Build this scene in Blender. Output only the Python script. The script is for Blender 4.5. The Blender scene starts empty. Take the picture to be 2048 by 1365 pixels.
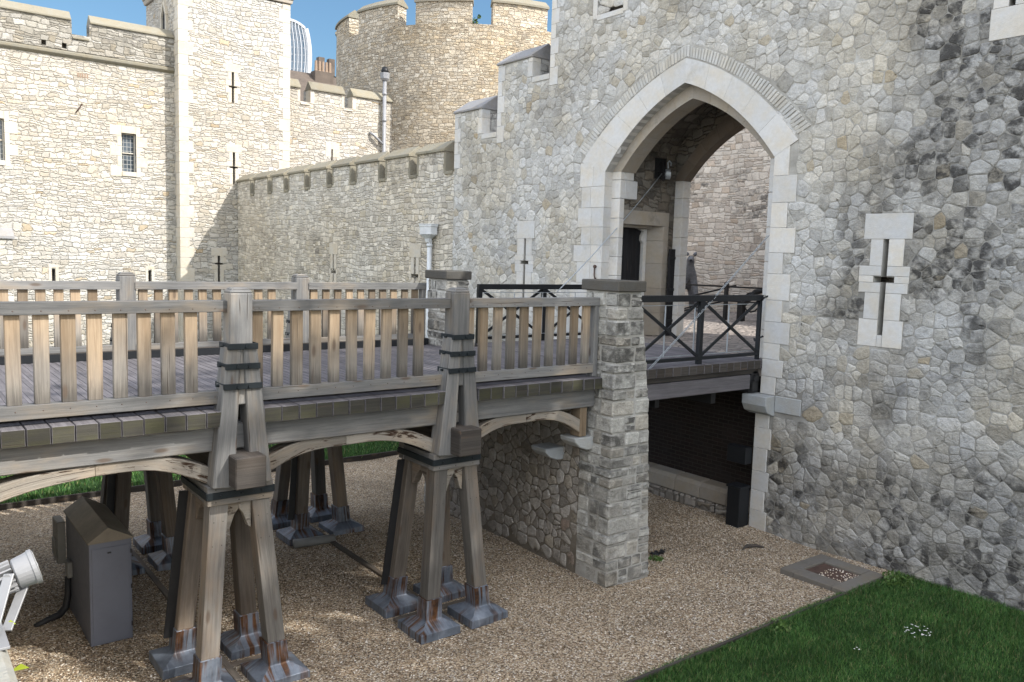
import bpy, bmesh, math, random
import numpy as np
from mathutils import Vector, Matrix
R = math.radians
rnd = random.Random(7)
scn = bpy.context.scene
COL = scn.collection

# ------------------------------------------------------------------ camera
CAM_H = 4.65
cam = bpy.data.cameras.new("camera")
cam.sensor_width = 36.0
cam.lens = 1654.84 / 2048 * 36
cam.clip_start, cam.clip_end = 0.05, 4000
camo = bpy.data.objects.new("camera", cam)
COL.objects.link(camo)
_rt = Vector((0.79116318, -0.61086473, 0.0300849))
_fw = Vector((0.61041708, 0.78560597, -0.10106555))
_rt.normalize(); _fw.normalize()
_up = _rt.cross(_fw)
camo.matrix_world = Matrix(((_rt.x, _up.x, -_fw.x, 0), (_rt.y, _up.y, -_fw.y, 0),
                            (_rt.z, _up.z, -_fw.z, CAM_H), (0, 0, 0, 1)))
scn.camera = camo

# ------------------------------------------------------------------ light
SUN_TO = Vector((0.60, -1.0, 1.08)).normalized()      # towards the sun
sun_el = math.asin(SUN_TO.z)
sun_az = math.atan2(SUN_TO.x, SUN_TO.y)               # from +Y, clockwise
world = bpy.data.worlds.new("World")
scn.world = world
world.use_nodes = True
wn = world.node_tree
wn.nodes.clear()
wo = wn.nodes.new("ShaderNodeOutputWorld")
bg = wn.nodes.new("ShaderNodeBackground")
sky = wn.nodes.new("ShaderNodeTexSky")
sky.sky_type = 'NISHITA'
sky.sun_disc = False
sky.sun_elevation = sun_el
sky.sun_rotation = sun_az
sky.air_density = 1.0
sky.dust_density = 1.6
sky.ozone_density = 1.0
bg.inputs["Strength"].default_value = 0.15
# sky dimmed to deep blue ahead; unseen bright cloud added elsewhere as fill light
def _w(t, **k):
    n = wn.nodes.new(t)
    for a, b in k.items(): setattr(n, a, b)
    return n
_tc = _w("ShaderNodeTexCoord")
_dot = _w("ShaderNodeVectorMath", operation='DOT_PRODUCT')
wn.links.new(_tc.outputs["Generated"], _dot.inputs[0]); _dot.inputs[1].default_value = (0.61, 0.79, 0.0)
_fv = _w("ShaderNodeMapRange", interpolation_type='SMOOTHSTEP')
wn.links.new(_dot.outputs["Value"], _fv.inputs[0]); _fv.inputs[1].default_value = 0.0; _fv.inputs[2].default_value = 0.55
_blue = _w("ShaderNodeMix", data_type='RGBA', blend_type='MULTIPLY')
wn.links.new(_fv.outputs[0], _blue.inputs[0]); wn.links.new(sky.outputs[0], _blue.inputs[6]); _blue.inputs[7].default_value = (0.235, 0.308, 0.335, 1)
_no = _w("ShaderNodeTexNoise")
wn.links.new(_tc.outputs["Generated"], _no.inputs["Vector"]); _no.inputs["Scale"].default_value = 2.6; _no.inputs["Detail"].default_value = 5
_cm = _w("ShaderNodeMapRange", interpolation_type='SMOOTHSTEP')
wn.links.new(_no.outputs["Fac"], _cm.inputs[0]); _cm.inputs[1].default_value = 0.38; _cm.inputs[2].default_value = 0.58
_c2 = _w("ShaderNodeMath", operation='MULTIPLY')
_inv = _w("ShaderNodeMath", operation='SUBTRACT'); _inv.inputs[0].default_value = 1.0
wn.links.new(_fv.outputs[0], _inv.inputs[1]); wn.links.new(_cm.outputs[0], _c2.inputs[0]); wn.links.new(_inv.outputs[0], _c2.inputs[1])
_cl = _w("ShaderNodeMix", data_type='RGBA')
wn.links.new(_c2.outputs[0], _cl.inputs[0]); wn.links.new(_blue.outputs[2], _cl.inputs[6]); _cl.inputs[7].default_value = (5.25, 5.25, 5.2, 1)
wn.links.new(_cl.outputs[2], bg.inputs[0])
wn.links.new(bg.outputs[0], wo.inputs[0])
sl = bpy.data.lights.new("sun", 'SUN')
sl.energy = 2.0
sl.angle = R(0.5)
sl.color = (1.0, 0.965, 0.90)
so = bpy.data.objects.new("sun", sl)
COL.objects.link(so)
so.rotation_euler = SUN_TO.to_track_quat('Z', 'Y').to_euler()
so.location = SUN_TO * 60
scn.view_settings.view_transform = 'Standard'
scn.view_settings.look = 'None'
scn.view_settings.gamma = 1
scn.view_settings.exposure = 1.75
scn.cycles.use_denoising = True
scn.cycles.max_bounces = 6
scn.cycles.diffuse_bounces = 4

# ------------------------------------------------------------------ node helper
class G:
    def __init__(s, name):
        s.m = bpy.data.materials.new(name)
        s.m.use_nodes = True
        s.t = s.m.node_tree
        s.t.nodes.clear()
        s.out = s.t.nodes.new("ShaderNodeOutputMaterial")
        s.b = s.t.nodes.new("ShaderNodeBsdfPrincipled")
        s.t.links.new(s.b.outputs[0], s.out.inputs[0])
    def put(s, sock, v):
        if isinstance(v, bpy.types.NodeSocket):
            s.t.links.new(v, sock)
        elif v is not None:
            try:
                sock.default_value = v
            except Exception:
                sock.default_value = (*v, 1.0)
    def nd(s, t, **at):
        n = s.t.nodes.new(t)
        for k, v in at.items():
            setattr(n, k, v)
        return n
    def uv(s):
        return s.nd("ShaderNodeTexCoord").outputs["UV"]
    def obj(s):
        return s.nd("ShaderNodeTexCoord").outputs["Object"]
    def pos(s):
        return s.nd("ShaderNodeNewGeometry").outputs["Position"]
    def rand(s):
        return s.nd("ShaderNodeObjectInfo").outputs["Random"]
    def var(s, name="var"):
        return s.nd("ShaderNodeAttribute", attribute_name=name).outputs["Fac"]
    def ma(s, op, a, b=0.5, c=0.0, clamp=False):
        n = s.nd("ShaderNodeMath", operation=op, use_clamp=clamp)
        s.put(n.inputs[0], a); s.put(n.inputs[1], b); s.put(n.inputs[2], c)
        return n.outputs[0]
    def vm(s, op, a, b=None, sc=None):
        n = s.nd("ShaderNodeVectorMath", operation=op)
        s.put(n.inputs[0], a)
        if b is not None: s.put(n.inputs[1], b)
        if sc is not None: s.put(n.inputs["Scale"], sc)
        return n.outputs[0]
    def noise(s, vec, scale, detail=3, rough=0.55, dim='3D', color=False, dist=0.0):
        n = s.nd("ShaderNodeTexNoise", noise_dimensions=dim)
        s.put(n.inputs["Vector"], vec)
        n.inputs["Scale"].default_value = scale
        n.inputs["Detail"].default_value = detail
        n.inputs["Roughness"].default_value = rough
        n.inputs["Distortion"].default_value = dist
        return n.outputs["Color" if color else "Fac"]
    def vor(s, vec, scale, feature='F1', rand=1.0, dim='2D', metric=None):
        n = s.nd("ShaderNodeTexVoronoi", voronoi_dimensions=dim, feature=feature)
        if metric:
            n.distance = 'MINKOWSKI'; n.inputs["Exponent"].default_value = metric
        s.put(n.inputs["Vector"], vec)
        n.inputs["Scale"].default_value = scale
        n.inputs["Randomness"].default_value = rand
        return n
    def mr(s, v, a, b, c=0.0, d=1.0, smooth=True):
        n = s.nd("ShaderNodeMapRange", interpolation_type='SMOOTHSTEP' if smooth else 'LINEAR')
        s.put(n.inputs[0], v)
        for i, x in enumerate((a, b, c, d)):
            s.put(n.inputs[i + 1], x)
        return n.outputs[0]
    def ramp(s, f, stops, interp='LINEAR'):
        n = s.nd("ShaderNodeValToRGB")
        n.color_ramp.interpolation = interp
        e = n.color_ramp.elements
        while len(e) < len(stops): e.new(0.5)
        for k, (p, c) in zip(e, stops):
            k.position = p; k.color = (*c, 1)
        s.put(n.inputs[0], f)
        return n.outputs[0]
    def mix(s, f, a, b, mode='MIX'):
        n = s.nd("ShaderNodeMix", data_type='RGBA', blend_type=mode)
        s.put(n.inputs[0], f); s.put(n.inputs[6], a); s.put(n.inputs[7], b)
        return n.outputs[2]
    def mul(s, col, k):
        return s.vm('SCALE', col, sc=k)
    def sep(s, c):
        n = s.nd("ShaderNodeSeparateColor"); s.put(n.inputs[0], c)
        return n.outputs
    def xyz(s, v):
        n = s.nd("ShaderNodeSeparateXYZ"); s.put(n.inputs[0], v)
        return n.outputs
    def cxyz(s, x, y, z=0.0):
        n = s.nd("ShaderNodeCombineXYZ")
        s.put(n.inputs[0], x); s.put(n.inputs[1], y); s.put(n.inputs[2], z)
        return n.outputs[0]
    def done(s, col, rough=0.9, h=None, dist=0.02, strength=1.0, metal=0.0, spec=None):
        s.put(s.b.inputs["Base Color"], col)
        s.put(s.b.inputs["Roughness"], rough)
        s.put(s.b.inputs["Metallic"], metal)
        if spec is not None: s.put(s.b.inputs["Specular IOR Level"], spec)
        if h is not None:
            n = s.nd("ShaderNodeBump")
            n.inputs["Strength"].default_value = strength
            n.inputs["Distance"].default_value = dist
            s.put(n.inputs["Height"], h)
            s.t.links.new(n.outputs[0], s.b.inputs["Normal"])
        return s.m

# ------------------------------------------------------------------ materials
def rubble(name, sx, sy, stops, mortar, crust=0.0, crust_lo=0.5, joint=0.07, bump=0.03, warp=0.35, patch=None,
           crust_dir=None, blotch=0.12, dark=(0.05, 0.048, 0.047), split=.62, wave=.9, lime=.0):
    """roughly coursed rubble: wavering courses, stones of uneven length, some courses split in two"""
    g = G(name)
    uv = g.uv()
    p = g.vm('MULTIPLY', uv, (sx, sy, 1))
    w = g.noise(g.vm('MULTIPLY', uv, (sy * 1.0, sy * 1.0, 1)), 0.95, 3, 0.62, color=True)
    w2 = g.noise(g.vm('MULTIPLY', uv, (sx * .5, sy * .8, 1)), 0.30, 2, 0.5, color=True)
    w = g.vm('ADD', g.vm('MULTIPLY', g.vm('SUBTRACT', w, (.5, .5, .5)), (warp * 1.6, warp * 2.6, 0)),
             g.vm('MULTIPLY', g.vm('SUBTRACT', w2, (.5, .5, .5)), (1.2, wave * 3.2, 0)))
    q = g.xyz(g.vm('ADD', p, w))
    row = g.ma('FLOOR', q[1]); fy = g.ma('FRACT', q[1])
    rn = g.nd("ShaderNodeTexWhiteNoise", noise_dimensions='1D'); g.put(rn.inputs["W"], row)
    rc = g.sep(rn.outputs["Color"])
    ux = g.ma('ADD', g.ma('MULTIPLY', q[0], g.mr(rc[0], 0, 1, .72, 1.35, False)), g.ma('MULTIPLY', rc[1], 97.0))
    def v1(f):
        n = g.nd("ShaderNodeTexVoronoi", voronoi_dimensions='1D', feature=f)
        g.put(n.inputs["W"], ux); n.inputs["Scale"].default_value = 1.0; n.inputs["Randomness"].default_value = .85
        return n
    va = v1('F1'); du = v1('DISTANCE_TO_EDGE').outputs["Distance"]
    ca = g.sep(va.outputs["Color"])
    dosp = g.ma('GREATER_THAN', ca[2], split)
    sp = g.mr(ca[1], 0, 1, .34, .66, False)
    up = g.ma('MULTIPLY', g.ma('GREATER_THAN', fy, sp), dosp)
    dv = g.ma('MINIMUM', fy, g.ma('SUBTRACT', 1.0, fy))
    ds = g.ma('ABSOLUTE', g.ma('SUBTRACT', fy, sp))
    dv = g.ma('MINIMUM', dv, g.ma('ADD', ds, g.ma('MULTIPLY', g.ma('SUBTRACT', 1.0, dosp), 5.0)))
    ed = g.ma('SMOOTH_MIN', g.ma('MULTIPLY', du, sy / sx), dv, .22)
    ed = g.ma('ADD', ed, .02)
    wn_ = g.nd("ShaderNodeTexWhiteNoise", noise_dimensions='3D')
    g.put(wn_.inputs["Vector"], g.cxyz(g.ma('MULTIPLY', va.outputs["W"], 13.73), g.ma('MULTIPLY', row, 1.37), g.ma('MULTIPLY', up, 5.1)))
    cell = g.sep(wn_.outputs["Color"])
    big = g.noise(uv, 0.33, 3, 0.6)
    fine = g.noise(uv, 9.0, 6, 0.72)
    fin2 = g.noise(uv, 42.0, 3, 0.7)
    col = g.ramp(cell[0], stops, 'LINEAR')
    if patch:
        col = g.mix(g.mr(g.noise(uv, 0.16, 2, 0.5), 0.42, 0.62), col, g.mix(0.6, col, patch, 'MULTIPLY'))
    col = g.mul(col, g.mr(cell[1], 0, 1, 0.80, 1.12, False))
    col = g.mul(col, g.mr(fine, 0.25, 0.75, 1 - blotch * 1.5, 1 + blotch, False))
    col = g.mul(col, g.mr(fin2, 0.2, 0.8, 1 - blotch * .8, 1 + blotch * .8, False))
    col = g.mul(col, g.mr(g.noise(uv, .7, 3, .6), .3, .7, 1 - blotch * .5, 1 + blotch * .4, False))
    if crust > 0:
        reg = big
        if crust_dir is not None:
            reg = g.ma('ADD', big, crust_dir(g, uv))
        a = g.ma('MULTIPLY', g.mr(reg, crust_lo, crust_lo + 0.16), g.mr(cell[2], 0.18, 0.66))
        a = g.ma('MULTIPLY', a, g.mr(ed, -.10, 0.22))
        a = g.ma('MULTIPLY', a, g.mr(g.noise(uv, 4.2, 3, 0.6), 0.32, 0.58))
        col = g.mix(g.ma('MULTIPLY', a, crust, clamp=True), col, dark)
    edn = g.ma('ADD', ed, g.ma('MULTIPLY', g.ma('SUBTRACT', fine, 0.5), 0.13))
    jm = g.mr(edn, joint * 0.35, joint)
    # joints: partly raked out and dark, partly flush pale lime
    mcol = g.mul(g.mix(fine, mortar, (mortar[0] * .7, mortar[1] * .7, mortar[2] * .7)), g.mr(g.noise(uv, 1.7, 3, .6), .35, .65, .78, 1.28, False))
    col = g.mix(jm, mcol, col)
    h = g.ma('ADD', g.mr(edn, -.02, 0.20), g.ma('MULTIPLY', fine, 0.85))
    h = g.ma('ADD', h, g.ma('MULTIPLY', g.noise(uv, 3.2, 4, .6), 0.9))
    h = g.ma('ADD', h, g.ma('MULTIPLY', cell[1], .35))
    return g.done(col, 0.93, h, bump, 1.0, spec=0.2)

M = {}
def gate_dir(g, uv):       # old weather crust on the gatehouse: right hand and foot of the wall
    x = g.xyz(uv)
    a = g.ma('MULTIPLY', g.mr(x[0], 9.5, 5.0, -0.14, 0.05, False), g.mr(x[1], 2.0, 3.2, 0.0, 1.0))
    b = g.mr(x[1], 2.6, 1.3, 0.0, 0.115, False)
    c = g.ma('MULTIPLY', g.mr(x[1], 5.2, 6.2, 0.0, 1.0), g.mr(x[1], 9.6, 8.0, 0.0, 0.16))
    c = g.ma('MULTIPLY', c, g.mr(x[0], 7.6, 5.4, 0.0, 1.0))
    return g.ma('ADD', g.ma('ADD', a, b), c)
M['gate'] = rubble('grey_rubble', 3.8, 4.9,
    [(0, (.37, .365, .35)), (.3, (.455, .455, .445)), (.55, (.51, .51, .505)), (.78, (.49, .47, .42)), (.92, (.56, .56, .56)), (1, (.43, .36, .26))],
    (.37, .36, .34), crust=0.93, crust_lo=0.46, crust_dir=gate_dir, joint=.052, bump=.028, warp=.40, blotch=.19, split=.70)
M['curtain'] = rubble('buff_rubble', 4.4, 6.6,
    [(0, (.42, .395, .355)), (.35, (.53, .505, .455)), (.7, (.585, .56, .51)), (.9, (.50, .46, .38)), (1, (.41, .385, .35))],
    (.36, .335, .29), crust=0.6, crust_lo=0.54, joint=.06, bump=.024, patch=(.97, .89, .77), warp=.30, blotch=.16)
M['hall'] = rubble('cream_rubble', 3.4, 5.5,
    [(0, (.415, .385, .335)), (.3, (.452, .43, .395)), (.72, (.478, .462, .43)), (.97, (.44, .405, .345)), (1, (.40, .325, .225))],
    (.425, .405, .365), joint=.05, bump=.036, blotch=.13, warp=.42, patch=(.99, .93, .84))
M['parapet'] = rubble('weathered_rubble', 3.2, 5.4,
    [(0, (.25, .23, .195)), (.4, (.32, .30, .26)), (.8, (.39, .37, .335)), (1, (.26, .23, .18))],
    (.24, .225, .19), crust=.6, joint=.06, bump=.035, warp=.30)
M['drum'] = rubble('tawny_rubble', 3.9, 6.0,
    [(0, (.40, .335, .255)), (.3, (.49, .43, .34)), (.65, (.55, .50, .42)), (.9, (.47, .39, .28)), (1, (.37, .32, .26))],
    (.43, .37, .29), crust=.55, crust_lo=.52, joint=.065, bump=.045, patch=(.94, .86, .73), warp=.32, blotch=.18)
M['inner'] = rubble('pink_buff_rubble', 3.3, 5.6,
    [(0, (.52, .45, .385)), (.4, (.62, .56, .49)), (.8, (.66, .60, .525)), (1, (.48, .39, .31))],
    (.48, .42, .35), crust=.8, crust_lo=.48, joint=.05, bump=.028, warp=.28)
M['abut'] = rubble('ragstone_rubble', 3.2, 4.4,
    [(0, (.24, .215, .185)), (.4, (.34, .31, .275)), (.8, (.41, .38, .345)), (1, (.30, .25, .19))],
    (.18, .16, .135), crust=.4, crust_lo=.5, joint=.075, bump=.04, warp=.40)
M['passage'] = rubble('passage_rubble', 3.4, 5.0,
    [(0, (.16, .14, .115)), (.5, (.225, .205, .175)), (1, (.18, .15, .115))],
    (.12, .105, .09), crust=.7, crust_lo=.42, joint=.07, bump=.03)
M['pillar'] = rubble('pillar_stone', 3.4, 5.6,
    [(0, (.30, .29, .265)), (.4, (.42, .41, .385)), (.75, (.52, .51, .485)), (1, (.36, .33, .28))],
    (.35, .335, .305), crust=.9, crust_lo=.36, joint=.055, bump=.026, warp=.25, blotch=.22)

def facing_stone(name, stops, crust, crust_lo, crust_dir=None, blotch=.2, dark=(.055, .053, .052), bump=.03, tint=None):
    """material of single facing stones: every stone carries its own value in 'var'"""
    g = G(name)
    uv = g.uv(); v = g.var()
    c1 = g.ma('FRACT', g.ma('MULTIPLY', v, 7.31)); c2 = g.ma('FRACT', g.ma('MULTIPLY', v, 23.17))
    off = g.vm('ADD', uv, g.cxyz(g.ma('MULTIPLY', v, 31.0), g.ma('MULTIPLY', c1, 17.0), 0.0))
    col = g.ramp(v, stops)
    fine = g.noise(off, 9.0, 6, .72); fin2 = g.noise(off, 45.0, 3, .7); big = g.noise(uv, .33, 3, .6)
    if tint: col = g.mix(g.mr(g.noise(uv, .5, 3, .6), .42, .62), col, g.mix(1.0, col, tint, 'MULTIPLY'))
    col = g.mul(col, g.mr(c1, 0, 1, .84, 1.10, False))
    col = g.mul(col, g.mr(fine, .25, .75, 1 - blotch * 1.4, 1 + blotch, False))
    col = g.mul(col, g.mr(fin2, .2, .8, 1 - blotch * .7, 1 + blotch * .7, False))
    reg = big if crust_dir is None else g.ma('ADD', big, crust_dir(g, uv))
    a = g.ma('MULTIPLY', g.mr(reg, crust_lo, crust_lo + .17), g.mr(c2, .10, .60))
    a = g.ma('MULTIPLY', a, g.mr(g.noise(off, 4.4, 4, .62), .36, .60))
    col = g.mix(g.ma('MULTIPLY', a, crust, clamp=True), col, dark)
    # broad soft soot over stones and joints alike
    if crust_dir: col = g.mix(g.ma('MULTIPLY', g.mr(reg, crust_lo - .10, crust_lo + .16), .50), col, g.mul(col, .42))
    # small pits and specks of soot everywhere
    sp = g.ma('MULTIPLY', g.mr(g.noise(off, 7.0, 3, .6), .60, .72), g.mr(c1, .3, .9, 0, .55))
    col = g.mix(sp, col, (dark[0] * 2.4, dark[1] * 2.3, dark[2] * 2.1))
    h = g.ma('ADD', fine, g.ma('MULTIPLY', g.noise(off, 4.5, 4, .65), 1.3))
    return g.done(col, .93, h, bump, 1.0, spec=.2)
M['gate_stone'] = facing_stone('grey_facing_stone',
    [(0, (.38, .37, .345)), (.25, (.455, .45, .435)), (.5, (.505, .50, .49)), (.72, (.475, .46, .425)), (.9, (.545, .545, .54)), (.975, (.475, .445, .385)), (1, (.41, .355, .27))],
    .92, .455, gate_dir, tint=(1.0, .95, .86))
M['abut_stone'] = facing_stone('ragstone_facing',
    [(0, (.25, .225, .195)), (.4, (.34, .31, .275)), (.8, (.42, .39, .355)), (.96, (.33, .29, .235)), (1, (.29, .22, .18))], .6, .48, blotch=.24)
M['pillar_stone'] = facing_stone('pillar_facing',
    [(0, (.34, .325, .295)), (.35, (.41, .40, .37)), (.7, (.48, .47, .44)), (1, (.38, .35, .30))], .86, .37, blotch=.30, dark=(.05, .048, .045))
def mortar(name, c, sooty=None):
    g = G(name)
    n = g.noise(g.uv(), 7.0, 6, .7)
    col = g.mul(g.mix(g.mr(g.noise(g.uv(), 1.3, 3, .6), .35, .65), c, (c[0] * .72, c[1] * .71, c[2] * .69)), g.mr(n, .25, .75, .75, 1.15, False))
    if sooty:
        reg = g.ma('ADD', g.noise(g.uv(), .33, 3, .6), sooty(g, g.uv()))
        col = g.mix(g.ma('MULTIPLY', g.mr(reg, .355, .615), .6), col, g.mul(col, .40))
    return g.done(col, .95, n, .012, .8, spec=.1)
M['mortar'] = mortar('lime_mortar', (.435, .425, .40))
M['mortar_gate'] = mortar('sooty_lime_mortar', (.435, .425, .40), gate_dir)
M['mortar_dark'] = mortar('earthy_mortar', (.20, .175, .145))

def ashlar(name, c1, c2, stain=.5, dark=(.16, .15, .13), bump=.006, warm=(1, .93, .82)):
    g = G(name)
    uv = g.uv()
    v = g.var()
    n = g.noise(uv, 2.2, 5, .65)
    n2 = g.noise(uv, 14, 5, .7)
    col = g.mix(v, c1, c2)
    col = g.mix(g.mr(n, .35, .7), col, g.mix(1.0, col, warm, 'MULTIPLY'))
    col = g.mul(col, g.mr(n2, .2, .8, .88, 1.08, False))
    st = g.ma('MULTIPLY', g.mr(g.noise(uv, 1.3, 6, .75), .55, .75), stain)
    col = g.mix(st, col, dark)
    return g.done(col, .85, g.ma('ADD', n2, g.noise(uv, 60, 2, .6)), bump, .7, spec=.25)
M['ashlar'] = ashlar('pale_ashlar', (.56, .555, .545), (.46, .465, .47), .42, (.22, .21, .195))
M['ashlar_warm'] = ashlar('cream_ashlar', (.495, .47, .425), (.455, .425, .37), .4, (.30, .25, .18))
M['ashlar_brown'] = ashlar('brown_ashlar', (.33, .305, .27), (.27, .245, .215), .5, (.10, .09, .08))
M['coping'] = ashlar('lichen_coping', (.245, .23, .185), (.19, .178, .145), .7, (.10, .10, .075), .012)
M['slate'] = ashlar('grey_coping', (.30, .30, .31), (.24, .24, .25), .5, (.12, .12, .12), .01)
M['capstone'] = ashlar('pillar_capstone', (.088, .084, .077), (.070, .067, .062), .5, (.04, .04, .037), .008)
M['concrete'] = ashlar('concrete', (.17, .16, .145), (.135, .125, .115), .5, (.08, .075, .07), .006)
M['corbel'] = ashlar('grey_corbel_stone', (.36, .38, .40), (.33, .35, .37), .35, (.2, .2, .2), .008)
M['hood'] = ashlar('hood_stone', (.50, .50, .49), (.40, .40, .39), .4, (.2, .2, .19), .01)
M['lamp_coping'] = ashlar('parapet_stone', (.30, .30, .275), (.26, .26, .24), .35, (.16, .16, .14), .008)
M['arch_brown'] = ashlar('dark_ashlar', (.17, .14, .115), (.13, .11, .09), .5, (.05, .045, .04))  # dark brown dressed stone of the rear arch
M['wharf_stone'] = ashlar('wharf_stone', (.52, .50, .45), (.47, .45, .40), .35, (.26, .25, .21), .008)

def wood(name, a, b, warm=None, warmfac=0.0, stain=0.0, knots=True, dark=(.06, .045, .035), var=.28, rough=.85, fresh=None, green=None):
    g = G(name)
    uv = g.uv()
    r = g.rand()
    v = g.var()
    off = g.cxyz(g.ma('MULTIPLY', r, 37.0), g.ma('MULTIPLY', r, 91.0), g.ma('MULTIPLY', v, 53.0))
    p = g.vm('ADD', uv, off)
    gr = g.noise(g.vm('MULTIPLY', p, (1.1, 30, 1)), 1.0, 6, .72, dist=.6)
    gr2 = g.noise(g.vm('MULTIPLY', p, (4, 150, 1)), 1.0, 3, .6)
    pt = g.noise(g.vm('MULTIPLY', p, (.9, 2.6, 1)), 1.0, 4, .65)
    col = g.mix(g.mr(gr, .28, .72), a, b)
    if warm is not None:
        col = g.mix(g.ma('MULTIPLY', g.mr(pt, .45, .7), warmfac, clamp=True), col, warm)
    if fresh is not None:      # sheltered upper end keeps its fresh oak colour, the foot has greyed
        x = g.xyz(uv)
        t = g.ma('ADD', x[0], g.ma('MULTIPLY', g.ma('SUBTRACT', pt, .5), .55))
        t = g.ma('ADD', t, g.ma('MULTIPLY', g.ma('SUBTRACT', r, .5), .35))
        col = g.mix(g.mr(t, .05, .80), col, g.mix(g.mr(gr, .3, .7), fresh[0], fresh[1]))
        col = g.mul(col, g.mr(g.ma('ADD', x[0], g.ma('MULTIPLY', g.ma('SUBTRACT', gr, .5), .3)), .02, .24, .58, 1.0))
    if green is not None:
        col = g.mix(g.ma('MULTIPLY', g.mr(g.noise(p, 3.0, 4, .7), .42, .65), .8), col, green)
    vv = g.ma('FRACT', g.ma('ADD', g.ma('MULTIPLY', r, 7.31), v))
    col = g.mul(col, g.mr(vv, 0, 1, 1 - var, 1 + var * .7, False))
    col = g.mul(col, g.mr(gr2, .25, .75, .88, 1.07, False))
    col = g.mul(col, g.mr(pt, .25, .75, .70, 1.16, False))
    crack = g.mr(g.noise(g.vm('MULTIPLY', p, (.55, 22, 1)), 1.0, 2, .5, dist=.8), .285, .315)
    col = g.mix(g.ma('MULTIPLY', g.ma('SUBTRACT', 1.0, crack), .75), col, dark)
    if knots:
        kn = g.vor(g.vm('MULTIPLY', p, (1.6, 5.0, 1)), 1.0, 'F1', 1.0)
        kc = g.sep(kn.outputs["Color"])
        km = g.ma('MULTIPLY', g.mr(kn.outputs["Distance"], .16, .05), g.mr(kc[0], .72, .76))
        col = g.mix(g.ma('MULTIPLY', km, .75), col, (dark[0] * 1.6, dark[1] * 1.5, dark[2] * 1.4))
    if stain > 0:
        s1 = g.mr(g.noise(g.vm('MULTIPLY', p, (1.9, 6.5, 1)), 1.0, 5, .72, dist=1.6), .545, .63)
        col = g.mix(g.ma('MULTIPLY', s1, stain), col, (.035, .018, .010))
    h = g.ma('ADD', gr, g.ma('MULTIPLY', crack, .9))
    return g.done(col, rough, h, .006, .8, spec=.25)
M['oak'] = wood('weathered_oak', (.122, .121, .120), (.205, .202, .197), (.235, .178, .115), .5, var=.34)
M['oak_leg'] = wood('weathered_oak_leg', (.118, .109, .099), (.20, .187, .170), (.185, .132, .088), .55, var=.36)
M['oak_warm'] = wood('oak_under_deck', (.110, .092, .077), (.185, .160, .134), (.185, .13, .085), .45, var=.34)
M['oak_stain'] = wood('stained_oak', (.20, .178, .152), (.29, .265, .23), (.27, .20, .13), .55, stain=1.0)
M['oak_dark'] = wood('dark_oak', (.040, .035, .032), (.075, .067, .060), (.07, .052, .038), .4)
M['oak_fresh'] = wood('oak_pale', (.150, .136, .122), (.24, .218, .19), None, 0, fresh=((.245, .175, .112), (.335, .258, .178)), var=.38)
M['deck'] = wood('deck_board', (.105, .098, .105), (.165, .155, .165), None, 0, knots=False, var=.15)
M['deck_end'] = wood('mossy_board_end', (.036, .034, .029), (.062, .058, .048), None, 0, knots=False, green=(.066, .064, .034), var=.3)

def plain(name, c, rough=.5, metal=0., nz=.15, bump=.002, sc=6, spec=None):
    g = G(name)
    n = g.noise(g.obj(), sc, 5, .65)
    n2 = g.noise(g.obj(), sc * 9, 3, .6)
    col = g.mul(g.mix(1.0, c, c), g.mr(n, .25, .75, 1 - nz, 1 + nz, False))
    return g.done(col, g.mr(n2, .2, .8, rough * .85, min(1, rough * 1.15), False), n2, bump, .4, metal, spec)
M['black'] = plain('black_paint', (.008, .0095, .012), .5, spec=.35)
M['bandiron'] = plain('dark_green_iron', (.010, .014, .017), .6, spec=.3)
M['darksteel'] = plain('rusty_black_steel', (.012, .012, .013), .6)
M['galv'] = plain('galvanised_steel', (.42, .45, .48), .42, .7)
M['white_iron'] = plain('white_painted_iron', (.52, .54, .56), .45)
M['greypipe'] = plain('grey_pipe', (.23, .235, .25), .5)
M['cabinet'] = plain('cabinet_grey_paint', (.125, .135, .17), .5, 0, .10, .001, 2)
M['cabinet_roof'] = plain('cabinet_roof_paint', (.17, .145, .11), .55, 0, .3, .002, 3)
M['conduit'] = plain('grey_plastic', (.20, .20, .19), .5)
M['lampgrey'] = plain('lamp_casting', (.22, .22, .225), .45, .1)
M['void'] = plain('dark_recess', (.010, .010, .011), .9)
M['bear'] = plain('wire_mesh_grey', (.14, .145, .16), .7, .2, .35, .012, 18)
M['doorwood'] = wood('black_door_boards', (.010, .010, .012), (.020, .020, .022), None, 0, knots=False, var=.3, rough=.6)
M['pot'] = plain('clay_pot', (.24, .17, .12), .8)
M['rooftile'] = plain('brown_roof_tile', (.085, .066, .052), .85, 0, .3, .01, 2)
M['leafplant'] = plain('yellow_green_leaf', (.30, .36, .03), .5)
M['rust'] = plain('rusty_iron', (.07, .040, .030), .8, 0, .4, .004, 10)
M['petal'] = plain('white_petal', (.75, .75, .72), .6)
M['bush'] = plain('bush_leaf', (.07, .13, .025), .6)
M['cable'] = plain('black_hose', (.018, .018, .02), .6)

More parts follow.
